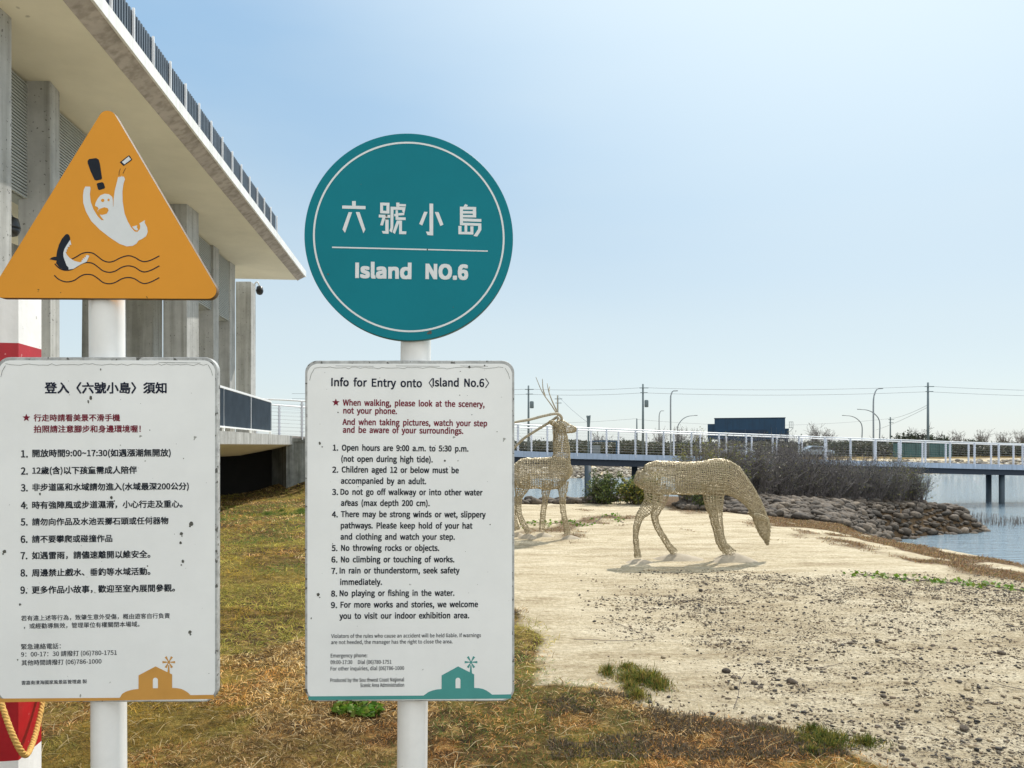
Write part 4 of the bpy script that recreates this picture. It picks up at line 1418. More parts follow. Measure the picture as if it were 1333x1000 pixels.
mound('foot_stone', X_(112), -0.13, 0.2, 0.16, 0.11, stag, peak=0.0)
mound('foot_stone', X_(58), 0.13, 0.2, 0.16, 0.10, stag, peak=0.0)

# ------------------------------------------------------------------ rocks of the bank
rock_meshes = []
for v in range(8):
    bm = bmesh.new()
    bmesh.ops.create_icosphere(bm, subdivisions=2, radius=1)
    rr = np.random.default_rng(100 + v)
    dirs = rr.normal(size=(9, 3)); dirs /= np.linalg.norm(dirs, axis=1, keepdims=True)
    cut = rr.uniform(0.62, 0.95, 9)
    for vv in bm.verts:
        p = np.array(vv.co)
        for d_, c_ in zip(dirs, cut):
            e_ = p @ d_ - c_
            if e_ > 0:
                p = p - d_ * e_ * 0.75
        p = p * (1 + 0.05 * math.sin(p[0] * 4 + v) * math.cos(p[1] * 5 - v))
        vv.co = Vector((p[0] * 1.15, p[1] * 0.9, p[2] * 0.68))
    me = bpy.data.meshes.new('boulder')
    bm.to_mesh(me); bm.free()
    me.materials.append(M['rock'])
    me.polygons.foreach_set('use_smooth', np.ones(len(me.polygons), dtype=bool))
    rock_meshes.append(me)

LINE = catmull([(0.2, 20.6), (1.5, 20.2), (3.0, 19.6), (4.3, 18.2), (5.6, 17.6), (6.9, 18.0), (8.4, 20.0), (9.8, 22.8), (11.8, 25.2), (14.2, 26.2), (16.2, 26.9), (17.2, 27.3)], 200)
lt = np.gradient(LINE, axis=0); lt /= np.linalg.norm(lt, axis=1, keepdims=True)
ln = np.stack([-lt[:, 1], lt[:, 0]], 1)      # to the left of travel = inland
placed = []
rr = random.Random(12)
nr = np.random.default_rng(77)
cx_ = nr.uniform(0.0, 17.5, 30000); cy_ = nr.uniform(16.5, 29, 30000)
csd = poly_sd(cx_, cy_, LAND)
czz = ground_z(cx_, cy_)
for a_, b_, sd_, z_ in zip(cx_, cy_, csd, czz):
    if len(placed) >= 1700:
        break
    if a_ < 4.2:                                   # thin row at the water edge on the left
        ok = -0.75 < sd_ < 0.4
    else:
        # spit: the face towards the camera and the cove, down to the waterline
        front = b_ < np.interp(a_, [4.2, 6, 8, 10, 12, 14, 17], [20.3, 21.2, 23.2, 25.2, 26.6, 27.6, 28.3])
        ok = sd_ < 1.55 and front and b_ > np.interp(a_, [4.2, 5.6, 6.6, 7.2, 20], [19.0, 17.9, 17.6, 17.4, 17.4]) and z_ > WATER_Z - 0.25
    if not ok:
        continue
    sz = (0.075 + 0.135 * rr.random() ** 1.8) * (1.0 if a_ > 9 else (0.9 if a_ > 4.2 else 1.0))
    if any((a_ - p[0]) ** 2 + (b_ - p[1]) ** 2 < (0.54 * (sz + p[2])) ** 2 for p in placed):
        continue
    placed.append((a_, b_, sz, 1.0, 0.5 if a_ > 4.2 else 0.1))
placed.sort(key=lambda p: -p[2] / p[1])
fv, ff_, fo = [], [], 0
for k_, (px_, py_, sz, dd, q) in enumerate(placed):
    z_ = max(gz(px_, py_), WATER_Z - 0.1) + sz * 0.32
    rot = (rr.uniform(-0.35, 0.35), rr.uniform(-0.35, 0.35), rr.uniform(0, 6.28))
    scl = (sz * rr.uniform(0.9, 1.35), sz, sz * rr.uniform(0.75, 1.1))
    if k_ < 296:
        o = bpy.data.objects.new('boulder', rock_meshes[k_ % 8])
        COL.objects.link(o)
        o.location = (px_, py_, z_); o.rotation_euler = rot; o.scale = scl
        tag(o, 'rounded brown boulder in the rock bank at the water below the bare shrubs', 'boulder', 'boulders along the rock bank')
    else:
        mw = Matrix.LocRotScale(Vector((px_, py_, z_)), __import__('mathutils').Euler(rot), Vector(scl))
        me = rock_meshes[k_ % 8]
        co = np.empty(len(me.vertices) * 3, np.float32); me.vertices.foreach_get('co', co)
        A4 = np.array(mw)
        fv.append(co.reshape(-1, 3) @ A4[:3, :3].T + A4[:3, 3])
        fi_ = np.empty(len(me.polygons) * 3, np.int32); me.polygons.foreach_get('vertices', fi_)
        ff_.append(fi_.reshape(-1, 3) + fo); fo += len(me.vertices)
if fv:
    tag(link('bank_rocks', np_mesh('bank_rocks', np.concatenate(fv), np.concatenate(ff_)), M['rock'], None, True), 'smaller brown rocks filling the rock bank below the bare shrubs', 'rocks', kind='stuff')

# ------------------------------------------------------------------ shrubs
def twig_shrub(x_, y_, h_, w_, seed, label, group, leafcol, nleaf, nst=80, barkm='twig', name='bare_shrub', leafsize=0.055, lowbias=0.0):
    g_ = np.random.default_rng(seed)
    z_ = gz(x_, y_) - 0.05
    root = empty(name, (x_, y_, z_), label, 'shrub', group)
    K = 6
    az = g_.uniform(0, 2 * np.pi, nst); sp = g_.uniform(0.05, 1, nst) ** 0.7
    hh = h_ * (0.5 + 0.62 * g_.uniform(0, 1, nst) ** 1.5) * (1 - 0.2 * sp)
    t = np.linspace(0, 1, K)
    base = np.stack([np.cos(az), np.sin(az)], 1) * (sp * w_ * 0.45)[:, None]
    az2 = az + g_.normal(size=nst) * 0.9
    lean = np.stack([np.cos(az2), np.sin(az2)], 1) * (sp * w_ * 0.38 * g_.uniform(0.2, 1.2, nst))[:, None]
    paths = np.zeros((nst, K, 3))
    paths[:, :, :2] = base[:, None, :] + lean[:, None, :] * (t ** 1.4)[None, :, None] + np.cumsum(g_.normal(size=(nst, K, 2)) * 0.035, axis=1)
    paths[:, :, 2] = hh[:, None] * t[None]
    rad_ = (0.011 * (1 - 0.75 * t))[None] * g_.uniform(0.7, 1.2, nst)[:, None]
    # side twigs
    ns = nst * 4
    si = g_.integers(0, nst, ns); ti = g_.integers(1, K - 1, ns)
    st_ = paths[si, ti]
    d = np.stack([np.cos(az[si]) * 0.4, np.sin(az[si]) * 0.4, np.full(ns, 0.8)], 1) + g_.normal(size=(ns, 3)) * 0.5
    d /= np.linalg.norm(d, axis=1, keepdims=True)
    ln_ = h_ * g_.uniform(0.12, 0.34, ns)
    tp = st_[:, None, :] + d[:, None, :] * (ln_[:, None] * np.linspace(0, 1, 4)[None])[:, :, None] + np.cumsum(g_.normal(size=(ns, 4, 3)) * 0.012, axis=1)
    tp[:, :, 2] += (np.linspace(0, 1, 4) ** 2)[None] * 0.08 * h_
    V1, F1 = tubes_np(paths, rad_)
    V2, F2 = tubes_np(tp, np.tile(np.array([0.006, 0.005, 0.004, 0.002]), (ns, 1)))
    link('branches', np_mesh('branches', np.concatenate([V1, V2]), np.concatenate([F1, F2 + len(V1)])), M[barkm], root)
    li = g_.integers(0, ns, nleaf); lj = g_.integers(1, 4, nleaf)
    C = tp[li, lj] + g_.normal(size=(nleaf, 3)) * 0.035
    lc = np.array(leafcol)[g_.integers(0, len(leafcol), nleaf)] * (g_.uniform(0.6, 1.3, nleaf) * (0.55 + 0.9 * vnoise(C[:, 0] * 4, C[:, 2] * 4, seed)))[:, None]
    V, Fc, cc = leaves_np(C, g_.uniform(0.6, 1.3, nleaf) * leafsize, lc, 0.0, 0.5, seed)
    link('foliage', np_mesh('foliage', V, Fc, cc), M['leaf'], root)
    return root


GREY = [(0.06, 0.065, 0.06), (0.13, 0.13, 0.08), (0.045, 0.05, 0.055), (0.19, 0.18, 0.07)]
OLV = [(0.20, 0.21, 0.05), (0.14, 0.15, 0.04), (0.26, 0.24, 0.07)]
spec = [(4.9, 20.3, 1.72, 1.05, OLV, 4200), (5.9, 21.3, 1.62, 1.1, GREY + OLV, 3200), (6.9, 21.9, 1.5, 1.0, GREY, 1700), (7.8, 22.9, 1.45, 1.0, GREY, 1700), (8.6, 23.8, 1.75, 1.1, GREY, 1600), (9.5, 24.6, 1.6, 1.1, GREY, 1700),
        (10.4, 25.4, 1.6, 1.1, GREY, 1700), (11.3, 26.2, 1.5, 1.1, GREY, 1900), (12.4, 26.9, 1.55, 1.1, GREY, 2000), (13.4, 27.4, 1.6, 1.1, GREY + OLV, 2400), (14.4, 27.8, 1.45, 1.0, GREY + OLV, 2600),
        (6.6, 23.4, 1.7, 1.1, GREY, 1400), (9.0, 25.6, 1.8, 1.1, GREY, 1400)]
spots = ['behind the neck of the grazing deer, olive leaved', 'next right of the olive shrub', 'above the tallest rocks', 'in the left middle of the thicket', 'with the tallest wispy twigs', 'at the centre of the thicket', 'right of the thicket centre',
         'over the right rock slope', 'third from the water end of the thicket', 'second from the water end of the thicket', 'at the water end of the thicket']
for q, (x_, y_, h_, w_, lc, nl) in enumerate(spec):
    h_ *= 1.0 if q < 2 else 1.12
    lab = 'grey brown twiggy shrub ' + spots[q] if q < len(spots) else ('grey brown twiggy shrub at the back of the thicket, nearer the deer' if q == 11 else 'grey brown twiggy shrub at the back of the thicket, nearer the bridge pier')
    twig_shrub(x_, y_, h_, w_, 40 + q, lab, 'bare shrubs on the rock bank', lc, int(nl * 1.0), nst=170, barkm='thickettwig')
GRN = [(0.11, 0.15, 0.045), (0.16, 0.19, 0.05), (0.06, 0.09, 0.035)]
YGR = [(0.26, 0.25, 0.04), (0.17, 0.18, 0.04), (0.34, 0.29, 0.05)]
twig_shrub(2.55, 21.2, 0.85, 0.75, 71, 'dark green leafy shrub beside the bridge pier', 'green shrubs at the water edge', GRN, 4200, nst=50, name='green_shrub', leafsize=0.075)
twig_shrub(3.5, 20.9, 0.9, 0.8, 72, 'yellow green leafy shrub behind the tail of the grazing deer', 'green shrubs at the water edge', GRN + YGR, 4600, nst=50, name='green_shrub', leafsize=0.075)
twig_shrub(4.75, 18.9, 0.62, 0.42, 73, 'small dark green shrub seen under the belly of the grazing deer', 'green shrubs at the water edge', GRN, 2600, nst=30, name='green_shrub', leafsize=0.06)

# reeds standing in the water
N = 500
g_ = np.random.default_rng(9)
rx = g_.uniform(14.5, 21.5, N); ry = 29.3 + g_.normal(size=N) * 0.6 + (rx - 18) * 0.1
hh = g_.uniform(0.2, 0.55, N) * np.clip((21.7 - rx) / 4, 0.4, 1)
t = np.linspace(0, 1, 3)
pth = np.zeros((N, 3, 3)); pth[:, :, 0] = rx[:, None] + g_.normal(size=(N, 1)) * 0.06 * t[None]; pth[:, :, 1] = ry[:, None]; pth[:, :, 2] = WATER_Z - 0.2 + (hh[:, None] + 0.2) * t[None]
V, Fc = tubes_np(pth, np.tile([0.012, 0.010, 0.004], (N, 1)))
tag(link('reeds', np_mesh('reeds', V, Fc), M['graytwig']), 'thin grey reed stalks standing in the water off the rock point', 'reeds', kind='stuff')

# ------------------------------------------------------------------ grass, vines, pebbles
def blades(name, x_, y_, ln_, wd_, up, col, seed, label, cat, m=None):
    g_ = np.random.default_rng(seed)
    N = len(x_)
    z_ = ground_z(x_, y_) - 0.004
    az = g_.uniform(0, 2 * np.pi, N)
    d = np.stack([np.cos(az), np.sin(az)], 1)
    s = np.stack([-d[:, 1], d[:, 0], np.zeros(N)], 1)
    # slight twist so that blades catch light differently
    tw = g_.uniform(-0.8, 0.8, N)
    s[:, 2] = np.sin(tw); s[:, :2] *= np.cos(tw)[:, None]
    el = up
    b0 = np.stack([x_, y_, z_], 1)
    m1 = b0 + np.concatenate([d * (np.cos(el) * ln_ * 0.5)[:, None], (np.sin(el) * ln_ * 0.5)[:, None]], 1)
    el2 = el - g_.uniform(0.1, 0.7, N)
    tip = m1 + np.concatenate([d * (np.cos(el2) * ln_ * 0.5)[:, None], (np.sin(el2) * ln_ * 0.5)[:, None]], 1)
    tip[:, 2] = np.maximum(tip[:, 2], z_ + 0.006)
    hw = (wd_ / 2)[:, None]
    V = np.stack([b0 - s * hw, b0 + s * hw, m1 - s * hw * 0.9, m1 + s * hw * 0.9, tip], 1).reshape(-1, 3)
    o_ = np.arange(N)[:, None] * 5
    Fc = np.concatenate([o_ + np.array([0, 1, 3]), o_ + np.array([0, 3, 2]), o_ + np.array([2, 3, 4])], 1).reshape(-1, 3)
    cc = np.repeat(col, 5, axis=0)
    o = link(name, np_mesh(name, V, Fc, cc), m or M['blade'])
    tag(o, label, cat, kind='stuff')
    return o


STRAW = np.array([(0.66, 0.47, 0.19), (0.50, 0.33, 0.10), (0.80, 0.63, 0.34), (0.38, 0.21, 0.05), (0.10, 0.055, 0.018), (0.22, 0.12, 0.03), (0.14, 0.08, 0.025)])
OLIVE = np.array([(0.33, 0.28, 0.05), (0.17, 0.165, 0.03), (0.42, 0.33, 0.08), (0.23, 0.23, 0.045)])
GREEN = np.array([(0.07, 0.13, 0.02), (0.10, 0.17, 0.03), (0.13, 0.16, 0.035)])


def pick(pal, N, g_):
    return pal[g_.integers(0, len(pal), N)] * g_.uniform(0.65, 1.25, N)[:, None]


def in_view(x_, y_, mg=0.25):
    return (np.abs(x_) < 0.68 * y_ + mg)


g_ = np.random.default_rng(21)
XS, YS, DN = [], [], []
for (y0, y1, dens) in [(3.3, 4.6, 14000), (4.6, 6.2, 8500), (6.2, 9, 3800), (9, 14, 1200), (14, 24, 360)]:
    x0, x1 = -0.70 * y1, 2.4
    n_ = int((x1 - x0) * (y1 - y0) * dens)
    x_, y_ = g_.uniform(x0, x1, n_), g_.uniform(y0, y1, n_)
    gm_, _, _ = masks(x_, y_)
    dens_n = np.clip(0.15 + 1.3 * fbm(x_ * 3.2, y_ * 3.2, 61) * (0.6 + 0.6 * fbm(x_ * 9, y_ * 9, 63)), 0.12, 1)
    kp = in_view(x_, y_) & (gm_ * dens_n > g_.uniform(0, 1, n_))
    XS.append(x_[kp]); YS.append(y_[kp]); DN.append(np.full(kp.sum(), max(1.0, (y0 + y1) / 2 / 4.2)))
x_, y_, dn = np.concatenate(XS), np.concatenate(YS), np.concatenate(DN)
N = len(x_)
col = pick(STRAW, N, g_)
ol = fbm(x_ * 0.9, y_ * 0.9, 71) + 0.13 * np.clip((y_ - 5.5) / 4, 0, 1) - 0.10 * np.clip((y_ - 17) / 5, 0, 1) - 0.07 * np.clip((5.6 - y_) / 0.8, 0, 1)
sel = ol > 0.54
col[sel] = pick(OLIVE, N, g_)[sel]
gr = (fbm(x_ * 0.7 + 5, y_ * 0.5, 73) > 0.58) & (g_.uniform(0, 1, N) < 0.6)
col[gr] = pick(GREEN, N, g_)[gr]
col *= (1.5 * np.clip(0.30 + 1.35 * fbm(x_ * 2.6, y_ * 2.2, 79), 0.45, 1.25))[:, None]
col *= 1 - 0.22 * np.clip((5.6 - y_) / 1.2, 0, 1)[:, None] * np.array([0.7, 1.0, 1.0])
rust = fbm(x_ * 1.5 - 3, y_ * 1.5, 77) > np.where(y_ < 5.6, 0.48, 0.60)
col[rust] *= np.array([0.92, 0.76, 0.6])
lf = g_.uniform(0.6, 1.5, N)
blades('grass', x_, y_, 0.040 * lf * dn ** 0.65, 0.0027 * dn ** 0.95 * g_.uniform(0.6, 1.5, N), np.abs(g_.normal(0.25, 0.40, N)).clip(0.02, 1.4), col, 22, 'dry straw coloured lawn around the foot of the signs', 'grass')
# long pale straws lying on top
n_ = 2600
x_, y_ = g_.uniform(-3.4, 1.9, n_), g_.uniform(3.4, 6.6, n_)
gm_, _, _ = masks(x_, y_)
kp = in_view(x_, y_) & (gm_ > 0.5)
x_, y_ = x_[kp], y_[kp]; N = len(x_)
blades('loose_straw', x_, y_, g_.uniform(0.08, 0.2, N), g_.uniform(0.0025, 0.0045, N), g_.uniform(0.05, 0.5, N), pick(np.array([(0.66, 0.53, 0.30), (0.55, 0.42, 0.2)]), N, g_), 23, 'long pale dry straws lying on the lawn', 'straw')
# brown dry growth on the bank edge
n_ = 260000
x_, y_ = g_.uniform(0.3, 9, n_), g_.uniform(8.5, 20.5, n_)
_, bm2, _ = masks(x_, y_)
kp = (bm2 * (0.3 + fbm(x_ * 2.5, y_ * 2.5, 81)) > g_.uniform(0.2, 1, n_)) & (y_ < np.interp(x_, [3, 4.2, 5.6, 6.6, 7.2, 20], [19.6, 18.8, 17.7, 17.4, 17.2, 17.2])) & (poly_sd(x_, y_, LAND) < 0.5)
x_, y_ = x_[kp], y_[kp]; N = len(x_)
BRN = np.array([(0.25, 0.12, 0.05), (0.38, 0.22, 0.10), (0.14, 0.08, 0.04), (0.50, 0.36, 0.18), (0.20, 0.17, 0.06)])
blades('dry_bank_grass', x_, y_, g_.uniform(0.025, 0.075, N), g_.uniform(0.006, 0.011, N), np.abs(g_.normal(0.45, 0.4, N)).clip(0.05, 1.4), pick(BRN, N, g_), 24, 'low reddish brown dry plants along the edge of the water bank', 'dry grass')
# dark low weeds at the sand edge (grey brown mat)
n_ = 26000
x_, y_ = g_.uniform(0.2, 1.75, n_), g_.uniform(3.6, 5.0, n_)
gm_, _, _ = masks(x_, y_)
kp = (fbm(x_ * 3, y_ * 3, 85) > 0.47) & (gm_ > 0.35) & (y_ > 3.95)
x_, y_ = x_[kp], y_[kp]; N = len(x_)
blades('matted_weeds', x_, y_, g_.uniform(0.02, 0.055, N), g_.uniform(0.003, 0.006, N), g_.uniform(0.3, 1.4, N), pick(np.array([(0.11, 0.085, 0.06), (0.16, 0.12, 0.085), (0.09, 0.085, 0.04), (0.20, 0.15, 0.10)]), N, g_), 25,
       'dark matted weeds where the lawn meets the sand', 'weeds')


def tuft(name, px_, py_, rx_, ry_, n_, h_, pal, label, cat, seed, group=None):
    d = EYE / (py_ - HOR) * F
    cx = (px_ - 666.5) / F * d
    g_ = np.random.default_rng(seed)
    nc = 11
    kx, ky, kr = g_.normal(size=nc) * 0.5, g_.normal(size=nc) * 0.5, g_.uniform(0.18, 0.5, nc)
    kh = g_.uniform(0.45, 1.15, nc)
    q_ = g_.integers(0, nc, n_)
    r_ = np.abs(g_.normal(size=n_)) * 0.5; a_ = g_.uniform(0, 2 * np.pi, n_)
    x_, y_ = cx + rx_ * (kx[q_] + kr[q_] * r_ * np.cos(a_)), d + ry_ * (ky[q_] + kr[q_] * r_ * np.sin(a_))
    h_ = h_ * kh[q_]
    r_ = np.clip(r_, 0, 1)
    o = blades(name, x_, y_, h_ * g_.uniform(0.5, 1.2, n_) * (1.15 - 0.6 * r_), g_.uniform(0.003, 0.006, n_), g_.uniform(0.5, 1.5, n_), pick(pal, n_, g_), seed, label, cat)
    del o['kind']
    if group: o['group'] = group
    return o


tuft('grass_tuft', 838, 893, 0.30, 0.46, 4200, 0.09, np.concatenate([GREEN * 0.9, OLIVE, np.array([(0.3, 0.17, 0.06)])]), 'green tuft of grass alone on the sand right of the English notice', 'grass tuft', 91, 'green tufts near the sand')
tuft('grass_tuft', 1085, 962, 0.27, 0.24, 3400, 0.065, np.concatenate([GREEN * 0.8, OLIVE * 0.8]), 'dense green tuft at the right end of the lawn edge', 'grass tuft', 92, 'green tufts near the sand')
tuft('grass_tuft', 372, 668, 0.75, 0.9, 3000, 0.12, GREEN * 1.3, 'bright green patch of grass near the building between the signs', 'grass tuft', 93, 'green tufts near the sand')


def weed(name, cx, cy, rx_, ry_, n_, size, h_, label, cat, seed, stuff=False):
    g_ = np.random.default_rng(seed)
    r_ = np.sqrt(g_.uniform(0, 1, n_)); a_ = g_.uniform(0, 2 * np.pi, n_)
    x_, y_ = cx + rx_ * r_ * np.cos(a_), cy + ry_ * r_ * np.sin(a_)
    C = np.stack([x_, y_, ground_z(x_, y_) + g_.uniform(0.01, h_, n_)], 1)
    V, Fc, cc = leaves_np(C, size * g_.uniform(0.6, 1.3, n_), pick(np.array([(0.10, 0.22, 0.02), (0.16, 0.29, 0.03), (0.20, 0.25, 0.04)]), n_, g_), 0.6, 0.75, seed)
    return V, Fc, cc


d = EYE / (926 - HOR) * F
V, Fc, cc = weed('leafy_weed', (465 - 666.5) / F * d, d, 0.16, 0.10, 190, 0.05, 0.05, '', '', 95)
tag(link('leafy_weed', np_mesh('leafy_weed', V, Fc, cc), M['leaf']), 'low bright green leafy weed on the lawn under the English notice', 'weed')
# creeping vines on the sand
for (pts, lab, sd) in [([(1118, 750), (1150, 754), (1190, 757), (1215, 757), (1250, 762), (1290, 764), (1340, 770)], 'green creeping vine trailing across the sand at the right edge', 96),
                       ([(672, 690), (690, 682), (715, 683), (740, 680), (765, 684), (790, 672), (812, 680)], 'green creeping vine on the sand behind the standing deer', 97)]:
    Vs, Fs, Cs, o_ = [], [], [], 0
    g_ = np.random.default_rng(sd)
    cl = catmull(pts, 60)
    sizes = [0.06]
    for q in range(60):
        if g_.random() < 0.30: continue
        d = EYE / (cl[q, 1] + g_.uniform(-2, 2) - HOR) * F
        V, Fc, cc = weed('', (cl[q, 0] - 666.5) / F * d + g_.normal() * 0.08, d, 0.15, 0.22, int(g_.integers(1, 7)), 0.06, 0.05, '', '', sd * 100 + q)
        Vs.append(V); Fs.append(Fc + o_); Cs.append(cc); o_ += len(V)
    # runner stems
    pp = []
    for q in range(60):
        d = EYE / (cl[q, 1] - HOR) * F
        xx = (cl[q, 0] - 666.5) / F * d
        pp.append((xx, d, gz(xx, d) + 0.012))
    root = empty('creeping_vine', pp[0], lab, 'vine', 'creeping vines on the sand')
    b0 = np.array(pp[0])
    link('foliage', np_mesh('foliage', np.concatenate(Vs) - b0, np.concatenate(Fs), np.concatenate(Cs)), M['leaf'], root)
    MB().tube([tuple(np.array(p) - b0) for p in pp], 0.006, 5).build('runner_stem', M['twig'], root)

# dark pebbles strewn on the sand
bm = bmesh.new(); bmesh.ops.create_icosphere(bm, subdivisions=1, radius=1)
iv = np.array([v.co[:] for v in bm.verts]); fi = np.array([[v.index for v in f.verts] for f in bm.faces]); bm.free()


def pebbles(name, x_, y_, sz, col, seed, label, zf=None, m='pebble', sink=0.3, kind='stuff', cat='pebbles'):
    g_ = np.random.default_rng(seed)
    N = len(x_)
    z_ = ground_z(x_, y_) if zf is None else zf
    a_ = g_.uniform(0, 6.28, N)
    q = iv[None] * (1 + g_.normal(size=(N, len(iv), 1)) * 0.16) * np.stack([sz * g_.uniform(0.8, 1.5, N), sz * g_.uniform(0.7, 1.1, N), sz * g_.uniform(0.35, 0.7, N)], 1)[:, None, :]
    c_, s_ = np.cos(a_)[:, None], np.sin(a_)[:, None]
    V = np.stack([q[:, :, 0] * c_ - q[:, :, 1] * s_ + x_[:, None], q[:, :, 0] * s_ + q[:, :, 1] * c_ + y_[:, None], q[:, :, 2] + (z_ + sz * sink)[:, None]], 2).reshape(-1, 3)
    Fc = (np.arange(N)[:, None, None] * len(iv) + fi[None]).reshape(-1, 3)
    o = link(name, np_mesh(name, V, Fc, np.repeat(col, len(iv), axis=0)), M[m], None, m == 'pebble')
    return tag(o, label, cat, kind=kind)


g_ = np.random.default_rng(31)
n_ = 170000
y_ = g_.uniform(3.6, 10.2, n_); x_ = g_.uniform(0.2, 7.2, n_)
gm_, bm2, pb = masks(x_, y_)
clu = np.clip(1.5 * fbm(x_ * 0.8, y_ * 0.7, 91) - 0.05, 0.1, 1) * np.clip(2.2 * fbm(x_ * 4.5, y_ * 4.5, 95) - 0.55, 0.05, 1)
kp = in_view(x_, y_, 0.3) & (pb * (clu + 0.06) * 1.6 > g_.uniform(0.10, 1.1, n_)) & (gm_ < 0.3) & (poly_sd(x_, y_, LAND) < -0.4)
x_, y_ = x_[kp], y_[kp]; N = len(x_)
sz = 0.0037 * g_.lognormal(0, 0.60, N).clip(0.5, 4.8)
pc_ = pick(np.array([(0.08, 0.068, 0.055), (0.14, 0.115, 0.085), (0.26, 0.20, 0.135), (0.38, 0.30, 0.19), (0.05, 0.043, 0.036), (0.18, 0.13, 0.085)]), N, g_)
pebbles('pebbles', x_, y_, sz, pc_, 32, 'small dark pebbles scattered over the pale sand')
# a few bigger stones seen singly
for q, (px_, py_, s_) in enumerate([(945, 874, 0.032), (982, 887, 0.027), (1030, 887, 0.034), (1035, 888, 0.022), (1304, 851, 0.03), (1107, 837, 0.026), (912, 770, 0.03), (1080, 784, 0.02), (1255, 948, 0.03), (955, 880, 0.02), (990, 893, 0.018), (1150, 905, 0.02)]):
    d = EYE / (py_ - HOR) * F; xx = (px_ - 666.5) / F * d
    o = bpy.data.objects.new('stone', rock_meshes[q % 8])
    COL.objects.link(o)
    o.location = (xx, d, gz(xx, d) + s_ * 0.35); o.scale = (s_, s_, s_); o.rotation_euler = (0, 0, q * 1.3)
    tag(o, 'fist sized dark stone lying on the pale sand in front of the grazing deer', 'stone', 'dark stones on the sand')

# fallen twigs
for q, (pts, lab) in enumerate([([(747, 832), (770, 833), (800, 834), (828, 834), (838, 829), (818, 819), (790, 808), (776, 806)], 'long thin bent twig lying on the sand near the lawn edge'),
                                ([(955, 921), (961, 915), (963, 909), (970, 906)], 'short forked twig standing at the sand edge of the lawn'),
                                ([(1060, 871), (1080, 866), (1098, 862)], 'small dark stick on the sand among the pebbles'),
                                ([(1290, 886), (1306, 892), (1333, 898)], 'grey stick on the sand at the right edge'),
                                ([(820, 917), (836, 911), (848, 906)], 'dark stick on the sand just above the lawn edge')]):
    pp = []
    for k_, (a_, b_) in enumerate(pts):
        d = EYE / (b_ - HOR) * F; xx = (a_ - 666.5) / F * d
        pp.append((xx, d, gz(xx, d) + 0.012 + (0.05 * k_ if q == 1 else 0)))
    cl = catmull(pp, 24)
    o = MB().tube([tuple(p) for p in cl], 0.0022, 5).build('fallen_twig', M['twig'], None, True)
    tag(o, lab, 'twig')

# ------------------------------------------------------------------ far shore
g_ = np.random.default_rng(51)
n_ = 5200
x_ = g_.uniform(-6, 66, n_); f_ = g_.uniform(-0.5, 5.2, n_)
y_ = far_edge(x_) + f_
sz = g_.uniform(0.12, 0.34, n_)
pebbles('revetment_stones', x_, y_, sz, pick(np.array([(0.46, 0.40, 0.31), (0.34, 0.29, 0.22), (0.56, 0.50, 0.40), (0.20, 0.17, 0.14)]), n_, g_), 52, 'pale stone revetment along the far shore under the bridge', kind='stuff', cat='revetment')


n_ = 60000
x_ = g_.uniform(-40, 78, n_); y_ = g_.uniform(100, 107, n_)
top_ = 1.0 + 1.5 * fbm(x_ * 0.25, y_ * 0.2, 57)
z_ = ground_z(x_, y_) + top_ * g_.uniform(0, 1, n_) ** 0.8
cb = 0.5 + 1.0 * fbm(x_ * 0.6, z_ * 1.5, 59)
V, Fc, cc = leaves_np(np.stack([x_, y_, z_], 1), 0.34 * g_.uniform(0.6, 1.4, n_), np.array([(0.075, 0.085, 0.045), (0.10, 0.095, 0.055), (0.055, 0.07, 0.045), (0.12, 0.11, 0.08)])[g_.integers(0, 4, n_)] * cb[:, None], 0.2, 0.6, 58)
tag(link('far_scrub', np_mesh('far_scrub', V, Fc, cc), M['leaf']), 'long dark band of scrub across the water behind the bridge railing', 'scrub', kind='stuff')


def far_xy(px_, d):
    return (px_ - 666.5) / F * d


def lum_pole(px_, top, d, h_base, label, kind, arm=None):
    """street lamp / utility pole on the far shore"""
    xx = far_xy(px_, d); zt = EYE + (HOR - top) / F * d; z0 = gz(xx, d) - 0.1
    if kind == 'pole':
        r_ = empty('utility_pole', (xx, d, z0), label, 'utility pole', 'power poles across the water')
        MB().tube([(0, 0, 0), (0, 0, zt - z0)], [0.17, 0.11], 10).build('shaft', M['farpole'], r_, True)
        for dz, wl in ((0.5, 0.9), (1.1, 0.7)):
            if zt - z0 > 6.5:
                MB().beam((-wl / 2, -0.14, zt - z0 - dz), (wl / 2 + 0.2, -0.14, zt - z0 - dz), 0.09, 0.09).build('crossarm', M['farpole'], r_)
        return r_, Vector((xx, d, zt))
    r_ = empty('street_lamp', (xx, d, z0), label, 'street lamp', 'street lamps across the water')
    ax = far_xy(arm[0], d) - xx; az = EYE + (HOR - arm[1]) / F * d - z0
    hz = az - arm[2]
    pp = catmull([(0, 0, 0), (0, 0, hz * 0.5), (0, 0, hz), (ax * 0.25, 0, hz + (az - hz) * 0.62), (ax * 0.6, 0, hz + (az - hz) * 0.92), (ax, 0, az)], 26)
    MB().tube([tuple(p) for p in pp], [0.11 - 0.0022 * q for q in range(26)], 8).build('shaft', M['farsteel'], r_, True)
    MB().beam((ax - 0.05 * np.sign(ax), 0, az), (ax + 0.5 * np.sign(ax), 0, az + 0.02), 0.22, 0.12).build('lamp_head', M['farsteel'], r_, bevel=0.03)
    return r_, None


